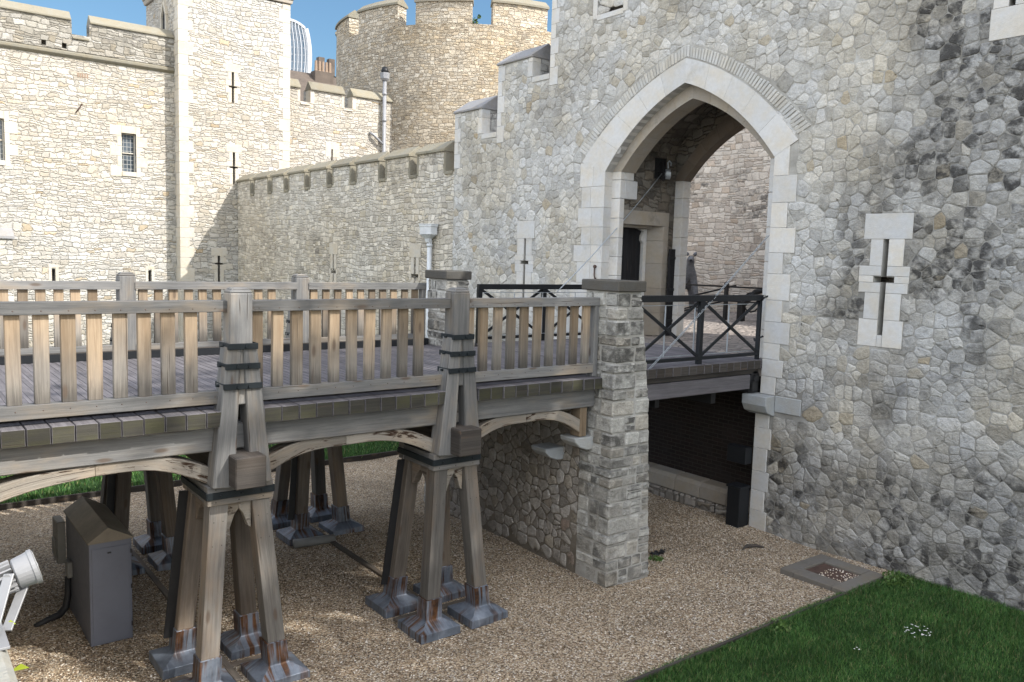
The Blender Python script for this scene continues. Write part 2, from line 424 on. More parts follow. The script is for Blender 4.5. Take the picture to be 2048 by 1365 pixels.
def leadshoe():
    g = G('rust_streaked_lead')
    uv = g.uv()
    r = g.rand()
    p = g.vm('ADD', uv, g.cxyz(g.ma('MULTIPLY', r, 17.), g.ma('MULTIPLY', r, 41.), g.var()))
    n = g.noise(p, 3.5, 5, .7)
    col = g.mix(g.mr(n, .3, .7), (.105, .125, .158), (.20, .23, .28))
    st = g.mr(g.noise(g.vm('MULTIPLY', p, (17, 1.1, 1)), 1, 4, .6), .45, .60)
    hh = g.xyz(uv)[1]
    st = g.ma('MULTIPLY', st, g.ma('ADD', g.mr(g.noise(p, 2.3, 2, .5), .40, .60), g.mr(hh, .20, .40, 0, .9), clamp=True), clamp=True)
    st = g.ma('MAXIMUM', st, g.ma('MULTIPLY', g.mr(hh, .26, .34), g.mr(g.noise(g.vm('MULTIPLY', p, (15, .8, 1)), 1, 3, .6), .47, .60)))
    col = g.mix(st, col, g.mix(g.mr(n, .35, .65), (.030, .014, .008), (.14, .062, .024)))
    wt = g.mr(g.noise(g.vm('MULTIPLY', p, (26, 1.6, 1)), 1, 3, .6), .60, .72)
    col = g.mix(g.ma('MULTIPLY', wt, .4), col, (.40, .43, .47))
    return g.done(col, .5, n, .004, .5, .35)
M['lead'] = leadshoe()

def gravel():
    g = G('gravel')
    p = g.pos()
    w = g.noise(p, 12, 2, .5, color=True)
    q = g.vm('ADD', p, g.vm('SCALE', w, sc=.02))
    f = g.vor(q, 40, 'F1', 1.0)
    c = g.sep(f.outputs["Color"])
    col = g.ramp(c[0], [(0, (.155, .110, .068)), (.22, (.34, .255, .168)), (.5, (.47, .365, .25)), (.75, (.58, .475, .345)), (.9, (.68, .60, .48)), (1, (.28, .25, .22))])
    f2 = g.vor(p, 75, 'F1', 1.0)
    c2 = g.sep(f2.outputs["Color"])
    gap = g.mr(f.outputs["Distance"], .42, .66)
    col = g.mix(gap, col, g.mul(g.ramp(c2[1], [(0, (.10, .075, .055)), (1, (.33, .26, .20))]), 1.0))
    big = g.noise(p, .8, 4, .65)
    col = g.mul(col, g.mr(big, .3, .7, .72, 1.18, False))
    h = g.ma('SUBTRACT', 1.0, f.outputs["Distance"])
    h = g.ma('ADD', h, g.ma('MULTIPLY', c[1], .7))
    return g.done(col, .9, h, .022, 1.0, spec=.2)
M['gravel'] = gravel()

def pebble():
    g = G('pebble')
    v = g.var()
    col = g.ramp(v, [(0, (.055, .038, .025)), (.25, (.19, .132, .084)), (.5, (.36, .275, .188)), (.78, (.54, .455, .35)), (1, (.74, .69, .62))])
    return g.done(col, .85, spec=.2)
M['pebble'] = pebble()

def soil(name, a, b, sc=5):
    g = G(name)
    n = g.noise(g.pos(), sc, 6, .7)
    return g.done(g.mix(n, a, b), .95, n, .03, .6, spec=.1)
M['turf'] = soil('turf', (.012, .030, .010), (.028, .060, .016))
M['earth'] = soil('earth', (.26, .24, .21), (.34, .31, .27), 1)

def blade():
    g = G('grass_blade')
    v = g.var()
    x = g.xyz(g.uv())
    col = g.ramp(v, [(0, (.026, .068, .017)), (.5, (.050, .128, .029)), (.85, (.082, .17, .039)), (.93, (.13, .17, .055)), (1, (.24, .21, .10))])
    n = g.noise(g.pos(), 1.6, 3, .6)
    col = g.mul(col, g.mr(n, .3, .7, .62, 1.35, False))
    s = g.done(col, .55, spec=.3)
    return s
M['blade'] = blade()

def leafm():
    g = G('tree_leaf')
    col = g.ramp(g.var(), [(0, (.03, .07, .015)), (1, (.08, .14, .03))])
    return g.done(col, .55)
M['leaf'] = leafm()

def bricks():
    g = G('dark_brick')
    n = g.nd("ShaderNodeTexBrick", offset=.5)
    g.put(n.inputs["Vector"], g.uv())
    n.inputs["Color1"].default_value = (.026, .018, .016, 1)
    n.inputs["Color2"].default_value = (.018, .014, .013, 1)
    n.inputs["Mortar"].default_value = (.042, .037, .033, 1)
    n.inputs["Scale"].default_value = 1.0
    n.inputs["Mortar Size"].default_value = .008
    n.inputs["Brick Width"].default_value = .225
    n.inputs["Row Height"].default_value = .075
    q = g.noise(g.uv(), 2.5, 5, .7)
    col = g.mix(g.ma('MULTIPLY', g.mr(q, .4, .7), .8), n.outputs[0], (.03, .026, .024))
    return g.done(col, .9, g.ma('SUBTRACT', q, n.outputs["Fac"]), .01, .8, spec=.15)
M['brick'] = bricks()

def cobble():
    g = G('cobbles')
    p = g.vm('MULTIPLY', g.pos(), (4.2, 6.5, 0))
    f = g.vor(p, 1, 'F1', .7)
    ed = g.vor(p, 1, 'DISTANCE_TO_EDGE', .7).outputs["Distance"]
    c = g.sep(f.outputs["Color"])
    col = g.ramp(c[0], [(0, (.20, .175, .16)), (.6, (.30, .265, .24)), (1, (.38, .33, .29))])
    col = g.mix(g.mr(ed, .03, .1), (.11, .10, .09), col)
    return g.done(col, .8, g.mr(ed, 0, .25), .03, 1.0, spec=.3)
M['cobble'] = cobble()

def glass_tower():
    g = G('tower_glazing')
    b = g.nd("ShaderNodeTexBrick", offset=0.0)
    g.put(b.inputs["Vector"], g.uv())
    b.inputs["Color1"].default_value = (.055, .115, .18, 1)
    b.inputs["Color2"].default_value = (.14, .215, .29, 1)
    b.inputs["Mortar"].default_value = (.26, .29, .33, 1)
    b.inputs["Scale"].default_value = 1.0
    b.inputs["Mortar Size"].default_value = .5
    b.inputs["Brick Width"].default_value = 2.0
    b.inputs["Row Height"].default_value = 5.0
    return g.done(b.outputs[0], .25, spec=.6)
M['sky_glass'] = glass_tower()
M['fin'] = plain('white_fin', (.42, .44, .47), .5)

def lattice():
    g = G('leaded_glass')
    b = g.nd("ShaderNodeTexBrick", offset=0.0)
    g.put(b.inputs["Vector"], g.uv())
    b.inputs["Color1"].default_value = (.035, .045, .055, 1)
    b.inputs["Color2"].default_value = (.09, .11, .13, 1)
    b.inputs["Mortar"].default_value = (.30, .30, .29, 1)
    b.inputs["Scale"].default_value = 1.0
    b.inputs["Mortar Size"].default_value = .010
    b.inputs["Brick Width"].default_value = .13
    b.inputs["Row Height"].default_value = .17
    return g.done(b.outputs[0], .15, spec=.6)
M['lattice'] = lattice()

# ------------------------------------------------------------------ mesh builder
class MB:
    def __init__(s):
        s.v = []; s.f = []; s.uv = []; s.mi = []; s.va = []
    def add(s, vs, fs, uvs=None, mi=0, var=None):
        b = len(s.v)
        s.v += [tuple(p) for p in vs]
        va = rnd.random() if var is None else var
        for k, f in enumerate(fs):
            s.f.append([b + i for i in f])
            s.uv.append(uvs[k] if uvs else None)
            s.mi.append(mi if isinstance(mi, int) else mi[k])
            s.va.append(va)
        return s
    def box(s, x0, x1, y0, y1, z0, z1, mi=0, var=None):
        v = [(x0, y0, z0), (x1, y0, z0), (x1, y1, z0), (x0, y1, z0), (x0, y0, z1), (x1, y0, z1), (x1, y1, z1), (x0, y1, z1)]
        return s.add(v, HEX, None, mi, var)
    def hexa(s, v, mi=0, var=None):
        return s.add(v, HEX, None, mi, var)
    def beam(s, p0, p1, w, h, up=(0, 0, 1), w1=None, h1=None, mi=0, endmi=None, var=None):
        p0 = Vector(p0); p1 = Vector(p1)
        a = p1 - p0; L = a.length; a.normalize()
        sd = a.cross(Vector(up)).normalized(); u = sd.cross(a)
        w1 = w if w1 is None else w1; h1 = h if h1 is None else h1
        vs = []
        for p, ww, hh in ((p0, w, h), (p1, w1, h1)):
            for i, j in ((-1, -1), (1, -1), (1, 1), (-1, 1)):
                vs.append(p + sd * (i * ww / 2) + u * (j * hh / 2))
        o = rnd.random() * 20; o2 = rnd.random() * 20
        fs = []; uvs = []; mis = []
        acc = 0
        for k in range(4):
            n = (k + 1) % 4
            fs.append([k, n, 4 + n, 4 + k])
            ed = (w, h, w, h)[k]
            uvs.append([(o, o2 + acc), (o, o2 + acc + ed), (o + L, o2 + acc + ed), (o + L, o2 + acc)])
            acc += ed; mis.append(mi)
        e = mi if endmi is None else endmi
        fs.append([3, 2, 1, 0]); uvs.append([(o, o2), (o + .05, o2), (o + .05, o2 + w), (o, o2 + w)]); mis.append(e)
        fs.append([4, 5, 6, 7]); uvs.append([(o, o2), (o + .05, o2), (o + .05, o2 + w), (o, o2 + w)]); mis.append(e)
        return s.add(vs, fs, uvs, mis, var)
    def prism(s, poly, ax, a0, a1, mi=0, var=None):
        """poly: 2-D outline in the two other axes (in xyz order) extruded along ax"""
        n = len(poly)
        def P(q, a):
            q = list(q); q.insert(ax, a); return tuple(q)
        vs = [P(q, a0) for q in poly] + [P(q, a1) for q in poly]
        fs = [list(range(n))[::-1], list(range(n, 2 * n))] + [[i, (i + 1) % n, n + (i + 1) % n, n + i] for i in range(n)]
        return s.add(vs, fs, None, mi, var)
    def tube(s, pts, r, n=8, mi=0, var=None, caps=True, closed=False):
        pts = [Vector(p) for p in pts]
        rr = r if isinstance(r, (list, tuple)) else [r] * len(pts)
        vs = []; m = len(pts)
        ref = None
        for i, p in enumerate(pts):
            if closed:
                t = (pts[(i + 1) % m] - pts[i - 1])
            else:
                t = (pts[min(i + 1, m - 1)] - pts[max(i - 1, 0)])
            t.normalize()
            if ref is None:
                ref = Vector((0, 0, 1)) if abs(t.z) < .9 else Vector((1, 0, 0))
            a = t.cross(ref).normalized(); b = t.cross(a)
            ref = b.cross(t) if False else ref
            for k in range(n):
                an = 2 * math.pi * k / n
                vs.append(p + a * math.cos(an) * rr[i] + b * math.sin(an) * rr[i])
        fs = []; uvs = []
        L = 0
        for i in range(m if closed else m - 1):
            j = (i + 1) % m
            d = (pts[j] - pts[i]).length
            for k in range(n):
                q = (k + 1) % n
                fs.append([i * n + k, i * n + q, j * n + q, j * n + k])
                c = 2 * math.pi * rr[i] / n
                uvs.append([(L, k * c), (L, (k + 1) * c), (L + d, (k + 1) * c), (L + d, k * c)])
            L += d
        if caps and not closed:
            fs.append(list(range(n))[::-1]); uvs.append([(0, 0)] * n)
            fs.append([(m - 1) * n + k for k in range(n)]); uvs.append([(0, 0)] * n)
        return s.add(vs, fs, uvs, mi, var)
    def build(s, name, mat, parent=None, bevel=0.0, smooth=False, recalc=True):
        me = bpy.data.meshes.new(name)
        me.from_pydata(s.v, [], s.f)
        mats = mat if isinstance(mat, (list, tuple)) else [mat]
        for m in mats: me.materials.append(M[m] if isinstance(m, str) else m)
        ul = me.uv_layers.new(name="UVMap")
        for pi, p in enumerate(me.polygons):
            p.material_index = s.mi[pi]
            u = s.uv[pi]
            if u is None:
                nn = p.normal
                ax = max(range(3), key=lambda i: abs(nn[i]))
                for li in p.loop_indices:
                    c = me.vertices[me.loops[li].vertex_index].co
                    ul.data[li].uv = ((c.y, c.z), (c.x + 53.7, c.z), (c.x, c.y))[ax]
            else:
                for li, q in zip(p.loop_indices, u):
                    ul.data[li].uv = q
        at = me.attributes.new("var", 'FLOAT', 'FACE')
        at.data.foreach_set("value", s.va)
        if recalc:
            bm = bmesh.new(); bm.from_mesh(me)
            bmesh.ops.recalc_face_normals(bm, faces=bm.faces)
            bm.to_mesh(me); bm.free()
        if smooth:
            me.shade_smooth()
        me.update()
        return link(name, me, parent, bevel)
HEX = [[0, 3, 2, 1], [4, 5, 6, 7], [0, 1, 5, 4], [1, 2, 6, 5], [2, 3, 7, 6], [3, 0, 4, 7]]

def wloc(o):
    v = Vector((0, 0, 0))
    while o is not None:
        v += o.location; o = o.parent
    return v
def link(name, me, parent=None, bevel=0.0):
    o = bpy.data.objects.new(name, me)
    COL.objects.link(o)
    if parent is not None:
        o.parent = parent
        o.location = -wloc(parent)
    if bevel:
        b = o.modifiers.new("bevel", 'BEVEL')
        b.width = bevel; b.segments = 1; b.limit_method = 'ANGLE'; b.angle_limit = R(40)
    return o
def thing(name, label, cat, loc=(0, 0, 0), group=None):
    o = bpy.data.objects.new(name, None)
    COL.objects.link(o)
    o.location = loc; o.empty_display_size = .2
    return tag(o, label, cat, group)
def tag(o, label, cat, group=None):
    o['label'] = label; o['category'] = cat
    if group: o['group'] = group
    return o
def struct(o, kind='structure'):
    o['kind'] = kind
    return o
def place(src, parent, loc):
    c = src.copy(); COL.objects.link(c)
    c.parent = parent
    c.location = Vector(loc) - wloc(parent)
    return c
def reuv(me):
    ul = me.uv_layers.active or me.uv_layers.new(name="UVMap")
    for p in me.polygons:
        ax = max(range(3), key=lambda i: abs(p.normal[i]))
        for li in p.loop_indices:
            c = me.vertices[me.loops[li].vertex_index].co
            ul.data[li].uv = ((c.y, c.z), (c.x + 53.7, c.z), (c.x, c.y))[ax]
def cut(o, cutter):
    """subtract the closed boxes of an MB from object o, keep the planar uv"""
    c = cutter.build("cutter", 'void')
    c.location = o.location
    if o.parent:
        c.location = wloc(o)
    m = o.modifiers.new("cut", 'BOOLEAN'); m.operation = 'DIFFERENCE'; m.solver = 'EXACT'; m.use_self = True; m.object = c
    bpy.context.view_layer.update()
    dg = bpy.context.evaluated_depsgraph_get()
    me = bpy.data.meshes.new_from_object(o.evaluated_get(dg))
    o.modifiers.clear()
    old = o.data
    o.data = me
    cm = c.data
    bpy.data.objects.remove(c); bpy.data.meshes.remove(cm); bpy.data.meshes.remove(old)
    bm = bmesh.new(); bm.from_mesh(me)
    bmesh.ops.dissolve_degenerate(bm, dist=1e-5, edges=bm.edges)
    bmesh.ops.triangulate(bm, faces=[f for f in bm.faces if len(f.verts) > 4], ngon_method='EAR_CLIP')
    bm.to_mesh(me); bm.free()
    reuv(me)
    me.name = o.name
def arch_half(c, hw, zs, za, n, side):
    """points from the springing to the apex"""
    p0 = (c + side * hw, zs); p2 = (c, za); p1 = (c + side * hw * .585, zs + (za - zs) * .74)
    out = []
    for i in range(n + 1):
        t = i / n
        out.append(tuple((1 - t) ** 2 * a + 2 * t * (1 - t) * b + t * t * d for a, b, d in zip(p0, p1, p2)))
    return out
def arch_line(c, hw, zs, za, n=14):
    a = arch_half(c, hw, zs, za, n, -1); b = arch_half(c, hw, zs, za, n, 1)
    return a + b[::-1][1:]
def ring(mb, inner, outer, x0, x1, blocks, gap=.004):
    n = len(inner) - 1
    per = n // blocks
    for b in range(blocks):
        va = rnd.random()
        for k in range(per):
            i = b * per + k
            A, B = np.array(inner[i]), np.array(inner[i + 1]); C, D = np.array(outer[i]), np.array(outer[i + 1])
            if k == 0:
                d = B - A; A = A + d / np.linalg.norm(d) * gap; d = D - C; C = C + d / np.linalg.norm(d) * gap
            v = [(x0, *A), (x0, *B), (x0, *D), (x0, *C), (x1, *A), (x1, *B), (x1, *D), (x1, *C)]
            mb.hexa(v, var=va)

def clip_poly(P, nx, ny, d):
    """keep the part of the 2-D polygon with nx*x + ny*y <= d"""
    out = []
    n = len(P)
    for i in range(n):
        a, b = P[i], P[(i + 1) % n]
        fa, fb = nx * a[0] + ny * a[1] - d, nx * b[0] + ny * b[1] - d
        if fa <= 0: out.append(a)
        if (fa < 0 < fb) or (fb < 0 < fa):
            t = fa / (fa - fb)
            out.append((a[0] + (b[0] - a[0]) * t, a[1] + (b[1] - a[1]) * t))
    return out
def facing(name, mat, parent, x, y0, y1, z0, z1, ztop, rects, curve, rowh, wid, joint, relief, seed, coursed=.5, below=None):
    """separate rubble stones with their own relief, set into the mortar of a wall whose face is the plane X = x"""
    r = random.Random(seed)
    pts = []
    z = z0 - .1
    while z < z1 + .2:
        h = rowh * r.uniform(.62, 1.5)
        y = y0 - .3 + r.random() * wid
        ph, am = r.random() * 6, r.uniform(.0, .05)
        while y < y1 + .3:
            w = wid * r.choice((.5, .65, .8, .95, 1.0, 1.2, 1.5, 2.0))
            zz = z + h / 2 + am * math.sin(y * 1.3 + ph)
            if w < wid * .9 and r.random() < .28:
                pts.append((y + w / 2, zz + h * .26)); pts.append((y + w / 2 + r.uniform(-.03, .03), zz - h * .26))
            else:
                pts.append((y + w / 2 + r.uniform(-.25, .25) * wid * (1 - coursed), zz + r.uniform(-.42, .42) * h * (1 - coursed)))
            y += w
        z += h
    cell = max(rowh, wid) * 1.9
    pts = [p for p in pts if not any(a - .01 < p[0] < b + .01 and c - .01 < p[1] < d + .01 for a, b, c, d in rects) and not (curve and curve(*p) is None)]
    gridd = {}
    for i, p in enumerate(pts): gridd.setdefault((int(p[0] // cell), int(p[1] // cell)), []).append(i)
    V = []; F = []; VA = []
    for i, (py, pz) in enumerate(pts):
        if not (y0 < py < y1 and z0 < pz < ztop(py)): continue
        if any(a - .01 < py < b + .01 and c - .01 < pz < d + .01 for a, b, c, d in rects): continue
        if curve and curve(py, pz) is None: continue
        P = [(py - cell, pz - cell), (py + cell, pz - cell), (py + cell, pz + cell), (py - cell, pz + cell)]
        gx, gz = int(py // cell), int(pz // cell)
        j = joint * r.uniform(.6, 1.35)
        for a in (-1, 0, 1):
            for b in (-1, 0, 1):
                for k in gridd.get((gx + a, gz + b), ()):
                    if k == i: continue
                    qy, qz = pts[k]
                    dy, dz = qy - py, qz - pz; L = math.hypot(dy, dz)
                    if L < 1e-4: continue
                    P = clip_poly(P, dy / L, dz / L, (dy * (py + qy) / 2 + dz * (pz + qz) / 2) / L - j)
                    if len(P) < 3: break
        if len(P) < 3: continue
        # dressed stone: cut the rubble back to it
        for a, b, c, d in rects:
            ys = [q[0] for q in P]; zs_ = [q[1] for q in P]
            if max(ys) < a or min(ys) > b or max(zs_) < c or min(zs_) > d: continue
            opt = [(a - py, (1, 0, a - j * 1.2)), (py - b, (-1, 0, -b - j * 1.2)), (c - pz, (0, 1, c - j * 1.2)), (pz - d, (0, -1, -d - j * 1.2))]
            P = clip_poly(P, *max(opt)[1])
            if len(P) < 3: break
        if len(P) < 3: continue
        if curve:
            n_ = curve(py, pz)
            if n_ != 0: P = clip_poly(P, *n_)
        P = clip_poly(P, 0, 1, ztop(py) - .01); P = clip_poly(P, 0, -1, -z0)
        P = clip_poly(P, 1, 0, y1); P = clip_poly(P, -1, 0, -y0)
        if len(P) < 3: continue
        ar = abs(sum(P[k][0] * P[(k + 1) % len(P)][1] - P[(k + 1) % len(P)][0] * P[k][1] for k in range(len(P)))) / 2
        if ar < .0035: continue
        # chip the corners, roughen the outline
        for it in range(2):
            Q = []
            for k in range(len(P)):
                a, b = P[k], P[(k + 1) % len(P)]
                f = (.13, .22)[it] * r.uniform(.8, 1.2)
                Q.append((a[0] + (b[0] - a[0]) * f, a[1] + (b[1] - a[1]) * f)); Q.append((a[0] + (b[0] - a[0]) * (1 - f), a[1] + (b[1] - a[1]) * (1 - f)))
            P = Q
            if len(P) > 13: break
        jit = .008
        P = [(a + r.uniform(-jit, jit), b + r.uniform(-jit, jit)) for a, b in P]
        cy = sum(q[0] for q in P) / len(P); cz = sum(q[1] for q in P) / len(P)
        n = len(P); b0 = len(V)
        d = relief * r.uniform(.45, 1.35)
        ty, tz = r.uniform(-.05, .05), r.uniform(-.06, .06)
        size = math.sqrt(ar)
        for fr, dp in ((1.0, -.004), (1 - .008 / size, d * .5), (1 - .028 / size, d * .92), (.55, d)):
            for q in P:
                yy, zz = cy + (q[0] - cy) * fr, cz + (q[1] - cz) * fr
                e = 0 if dp < 0 else (ty * (yy - cy) + tz * (zz - cz)) + (r.uniform(-.005, .005) if fr < .99 else 0)
                V.append((x - dp - e, yy, zz))
        V.append((x - d * r.uniform(.8, 1.25), cy, cz))
        va = r.random()
        for lv in range(3):
            for k in range(n):
                k2 = (k + 1) % n
                F.append((b0 + lv * n + k, b0 + lv * n + k2, b0 + (lv + 1) * n + k2, b0 + (lv + 1) * n + k)); VA.append(va)
        for k in range(n):
            F.append((b0 + 3 * n + k, b0 + 3 * n + (k + 1) % n, b0 + 4 * n)); VA.append(va)
    me = bpy.data.meshes.new(name)
    me.from_pydata(V, [], F)
    bm = bmesh.new(); bm.from_mesh(me); bmesh.ops.recalc_face_normals(bm, faces=bm.faces); bm.to_mesh(me); bm.free()
    # outward is -X
    at = me.attributes.new("var", 'FLOAT', 'FACE'); at.data.foreach_set("value", VA)
    ul = me.uv_layers.new(name="UVMap")
    vi = np.empty(len(me.loops), dtype=np.int32); me.loops.foreach_get("vertex_index", vi)
    co = np.array(V)[vi][:, 1:3]
    ul.data.foreach_set("uv", co.astype(np.float32).ravel())
    fx = sum(p.normal.x * p.area for p in me.polygons)
    if fx > 0: me.flip_normals()
    me.materials.append(M[mat]); me.shade_smooth()
    return link(name, me, parent)

# ================================================================== setting
def sheet(name, x0, x1, y0, y1, z, mat, nx=1, ny=1, fz=None):
    mb = MB()
    vs = []; fs = []
    for j in range(ny + 1):
        for i in range(nx + 1):
            x = x0 + (x1 - x0) * i / nx; y = y0 + (y1 - y0) * j / ny
            vs.append((x, y, z + (fz(x, y) if fz else 0)))
    for j in range(ny):
        for i in range(nx):
            a = j * (nx + 1) + i
            fs.append([a, a + 1, a + nx + 2, a + nx + 1])
    mb.add(vs, fs)
    return struct(mb.build(name, mat, smooth=True))
sheet('ground', -1500, 1500, -1500, 1500, -.12, 'earth')
def bumps(x, y):
    return .018 * math.sin(1.7 * x + .6 * math.sin(2.1 * y)) * math.sin(1.3 * y + 1.1) + .012 * math.sin(4.1 * x + 2.3 * y)
sheet('gravel_bed', .2, 13.2, 5.95, 16.45, 0.0, 'gravel', 130, 100, bumps)
def lawnz(x, y):
    return .03 + .02 * math.sin(1.1 * x) * math.sin(1.7 * y)
sheet('lawn', .2, 12.6, -9, 5.93, 0.0, 'turf', 40, 40, lawnz)
sheet('lawn', .2, 12.6, 16.47, 36, 0.0, 'turf', 40, 40, lawnz)
# courtyard floor and passage floor (stone setts)
mb = MB(); mb.box(12.28, 30, 8.0, 34, 2.7, 2.985)
struct(mb.build('courtyard_paving', 'cobble'))
mb = MB(); mb.box(-30, .25, -20, 45, -.1, 3.0)
struct(mb.build('wharf', 'wharf_stone'))

def grass(name, n, x0, x1, y0, y1, hmin, hmax, w, seed):
    r = np.random.default_rng(seed)
    x = r.uniform(x0, x1, n); y = r.uniform(y0, y1, n)
    z = np.array([lawnz(a, b) for a, b in zip(x, y)]) - .005
    clump = .75 + .5 * (np.sin(x * 3.1 + 1.3 * np.sin(y * 2.3)) * np.sin(y * 2.7 + np.sin(x * 1.9)) * .5 + .5)
    h = r.uniform(hmin, hmax, n) * clump
    a = r.uniform(0, 6.283, n); l = r.uniform(.1, .9, n) * h
    d = r.uniform(0, 6.283, n)
    dx, dy = np.cos(a) * w, np.sin(a) * w
    lx, ly = np.cos(d) * l, np.sin(d) * l
    V = np.empty((n, 5, 3))
    V[:, 0] = np.stack([x - dx, y - dy, z], 1); V[:, 1] = np.stack([x + dx, y + dy, z], 1)
    V[:, 2] = np.stack([x + dx * .8 + lx * .35, y + dy * .8 + ly * .35, z + h * .6], 1)
    V[:, 3] = np.stack([x - dx * .8 + lx * .35, y - dy * .8 + ly * .35, z + h * .6], 1)
    V[:, 4] = np.stack([x + lx, y + ly, z + h], 1)
    me = bpy.data.meshes.new(name)
    b = np.arange(n) * 5
    q = np.stack([b, b + 1, b + 2, b + 3], 1); t = np.stack([b + 3, b + 2, b + 4], 1)
    me.from_pydata(V.reshape(-1, 3).tolist(), [], q.tolist() + t.tolist())
    at = me.attributes.new("var", 'FLOAT', 'FACE')
    v = r.uniform(0, 1, n)
    at.data.foreach_set("value", np.concatenate([v, v]))
    me.uv_layers.new(name="UVMap")
    me.materials.append(M['blade'])
    return struct(link(name, me), 'stuff')
grass('grass', 120000, 5.4, 12.5, 2.2, 5.98, .03, .078, .0026, 1)
grass('grass', 5200, 6.2, 10.7, 5.90, 6.02, .03, .075, .0035, 9)
grass('grass', 42000, .3, 12.2, 16.42, 25.5, .05, .13, .008, 2)

# loose pebbles over the gravel bed
def pebbles(n, seed):
    r = np.random.default_rng(seed)
    x = r.uniform(.9, 12.3, n); y = r.uniform(5.96, 12.5, n)
    s = r.uniform(.005, .0135, n)
    base = np.array([(1, 0, 0), (0, 1, 0), (-1, 0, 0), (0, -1, 0), (0, 0, 1.0), (0, 0, -1.0)])
    fc = np.array([(0, 1, 4), (1, 2, 4), (2, 3, 4), (3, 0, 4)])
    a = r.uniform(0, 6.283, n); ca, sa = np.cos(a), np.sin(a)
    sx = s * r.uniform(.8, 1.5, n); sy = s * r.uniform(.7, 1.1, n); sz = s * r.uniform(.5, .9, n)
    bx = base[None, :, 0] * sx[:, None]; by = base[None, :, 1] * sy[:, None]; bz = base[None, :, 2] * sz[:, None]
    bx = bx + r.normal(0, .15, bx.shape) * s[:, None]; by = by + r.normal(0, .15, by.shape) * s[:, None]
    z = np.array([bumps(p, q) for p, q in zip(x, y)])
    V = np.stack([bx * ca[:, None] - by * sa[:, None] + x[:, None], bx * sa[:, None] + by * ca[:, None] + y[:, None], bz + z[:, None] + .003], 2)
    F = (fc[None] + (np.arange(n) * 6)[:, None, None]).reshape(-1, 3)
    me = bpy.data.meshes.new('pebbles')
    me.from_pydata(V.reshape(-1, 3).tolist(), [], F.tolist())
    at = me.attributes.new("var", 'FLOAT', 'FACE')
    at.data.foreach_set("value", np.repeat(r.uniform(0, 1, n), 4))
    me.materials.append(M['pebble'])
    return struct(link('pebbles', me), 'stuff')
pebbles(80000, 5)

# ================================================================== gatehouse
GX = 12.25
AC = 10.69                       # centre line of the gate arch
EXC = []                         # dressed stone on the gate face (y0, y1, z0, z1)
def note(mb):
    for k in range(0, len(mb.v), 8):
        q = mb.v[k:k + 8]
        if min(p[0] for p in q) < GX + .001: EXC.append((min(p[1] for p in q), max(p[1] for p in q), min(p[2] for p in q), max(p[2] for p in q)))
gate = thing('gatehouse', 'tall grey rubble gatehouse wall with a big pointed gate arch and white dressed stone', 'gatehouse', (GX, AC, 0))
inner1 = arch_line(AC, 2.06, 6.48, 8.0)
outline = [(7.9, -.3), (8.63, -.3)] + inner1 + [(12.75, -.3), (18.45, -.3), (18.45, 8.32), (17.25, 8.32), (17.25, 7.66), (16.6, 7.66),
           (16.6, 9.25), (15.3, 9.25), (15.3, 8.76), (14.66, 8.76), (14.66, 11.2), (13.2, 11.2), (13.2, 9.72), (12.42, 9.72), (12.42, 11.2)]
outline += [(7.9, 11.2)]
mb = MB(); mb.prism(outline, 0, GX, GX + .22); mb.box(GX, GX + .22, 5.8, 7.9, -.3, 11.2); mb.box(GX, GX + .22, -16, 5.8, -.3, 11.2)
wall = mb.build('wall', 'mortar_gate', gate)
# arrow slit openings (right, middle, top right)
c = MB()
def slit_cut(c, x, yc, z0, z1, zc, w=.085, arm=.16, armh=.085, dx=.6):
    c.box(x - .05, x + dx, yc - w / 2, yc + w / 2, z0, z1)
    c.box(x - .05, x + dx, yc - arm, yc + arm, zc - armh / 2, zc + armh / 2)
slit_cut(c, GX, 6.555, 3.62, 5.09, 4.475)
slit_cut(c, GX, 15.37, 3.55, 5.09, 4.53, .075, .145, .08)
c.box(GX - .05, GX + .6, 5.02, 5.10, 8.1, 9.6)
cut(wall, c)
# body of the gatehouse behind its face, with the passage
pas = [(8.45, 2.6)] + arch_line(AC - .16, 2.06, 7.15, 8.35) + [(12.6, 2.6)]
rear_in = arch_line(AC, 1.72, 6.42, 7.62)
body = [(-16, -.3), (8.45, -.3)] + pas + [(12.6, -.3), (14.7, -.3), (14.7, 11.2), (-16, 11.2)]
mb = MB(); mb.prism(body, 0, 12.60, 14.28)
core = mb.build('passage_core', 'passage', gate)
c = MB()
c.box(12.5, 13.93, 12.4, 12.98, 2.9, 5.44)
c.box(13.56, 13.96, 12.4, 12.95, 6.44, 6.90)
cut(core, c)
# solid between face and core around the second order
mb = MB()
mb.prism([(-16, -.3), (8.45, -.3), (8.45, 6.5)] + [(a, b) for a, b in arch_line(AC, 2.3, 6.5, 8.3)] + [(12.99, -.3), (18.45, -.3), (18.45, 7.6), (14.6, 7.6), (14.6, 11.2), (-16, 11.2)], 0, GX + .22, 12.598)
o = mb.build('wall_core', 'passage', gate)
cc = MB(); cc.box(GX + .1, GX + .65, 6.43, 6.68, 3.5, 5.2); cc.box(GX + .1, GX + .65, 6.3, 6.8, 4.3, 4.65); cc.box(GX + .1, GX + .65, 15.25, 15.5, 3.5, 5.2)
cut(o, cc)
rear = [(-16, 2.6), (AC - 1.72, 2.6)] + rear_in + [(AC + 1.72, 2.6), (14.7, 2.6), (14.7, 11.2), (-16, 11.2)]
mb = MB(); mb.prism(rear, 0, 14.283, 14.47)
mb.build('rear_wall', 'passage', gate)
# unseen block, added to shade the courtyard ground beyond the passage
mb = MB(); mb.box(14.5, 19.4, -3.0, 6.4, 2.6, 14.2)
mb.build('shade_block', 'inner', gate)
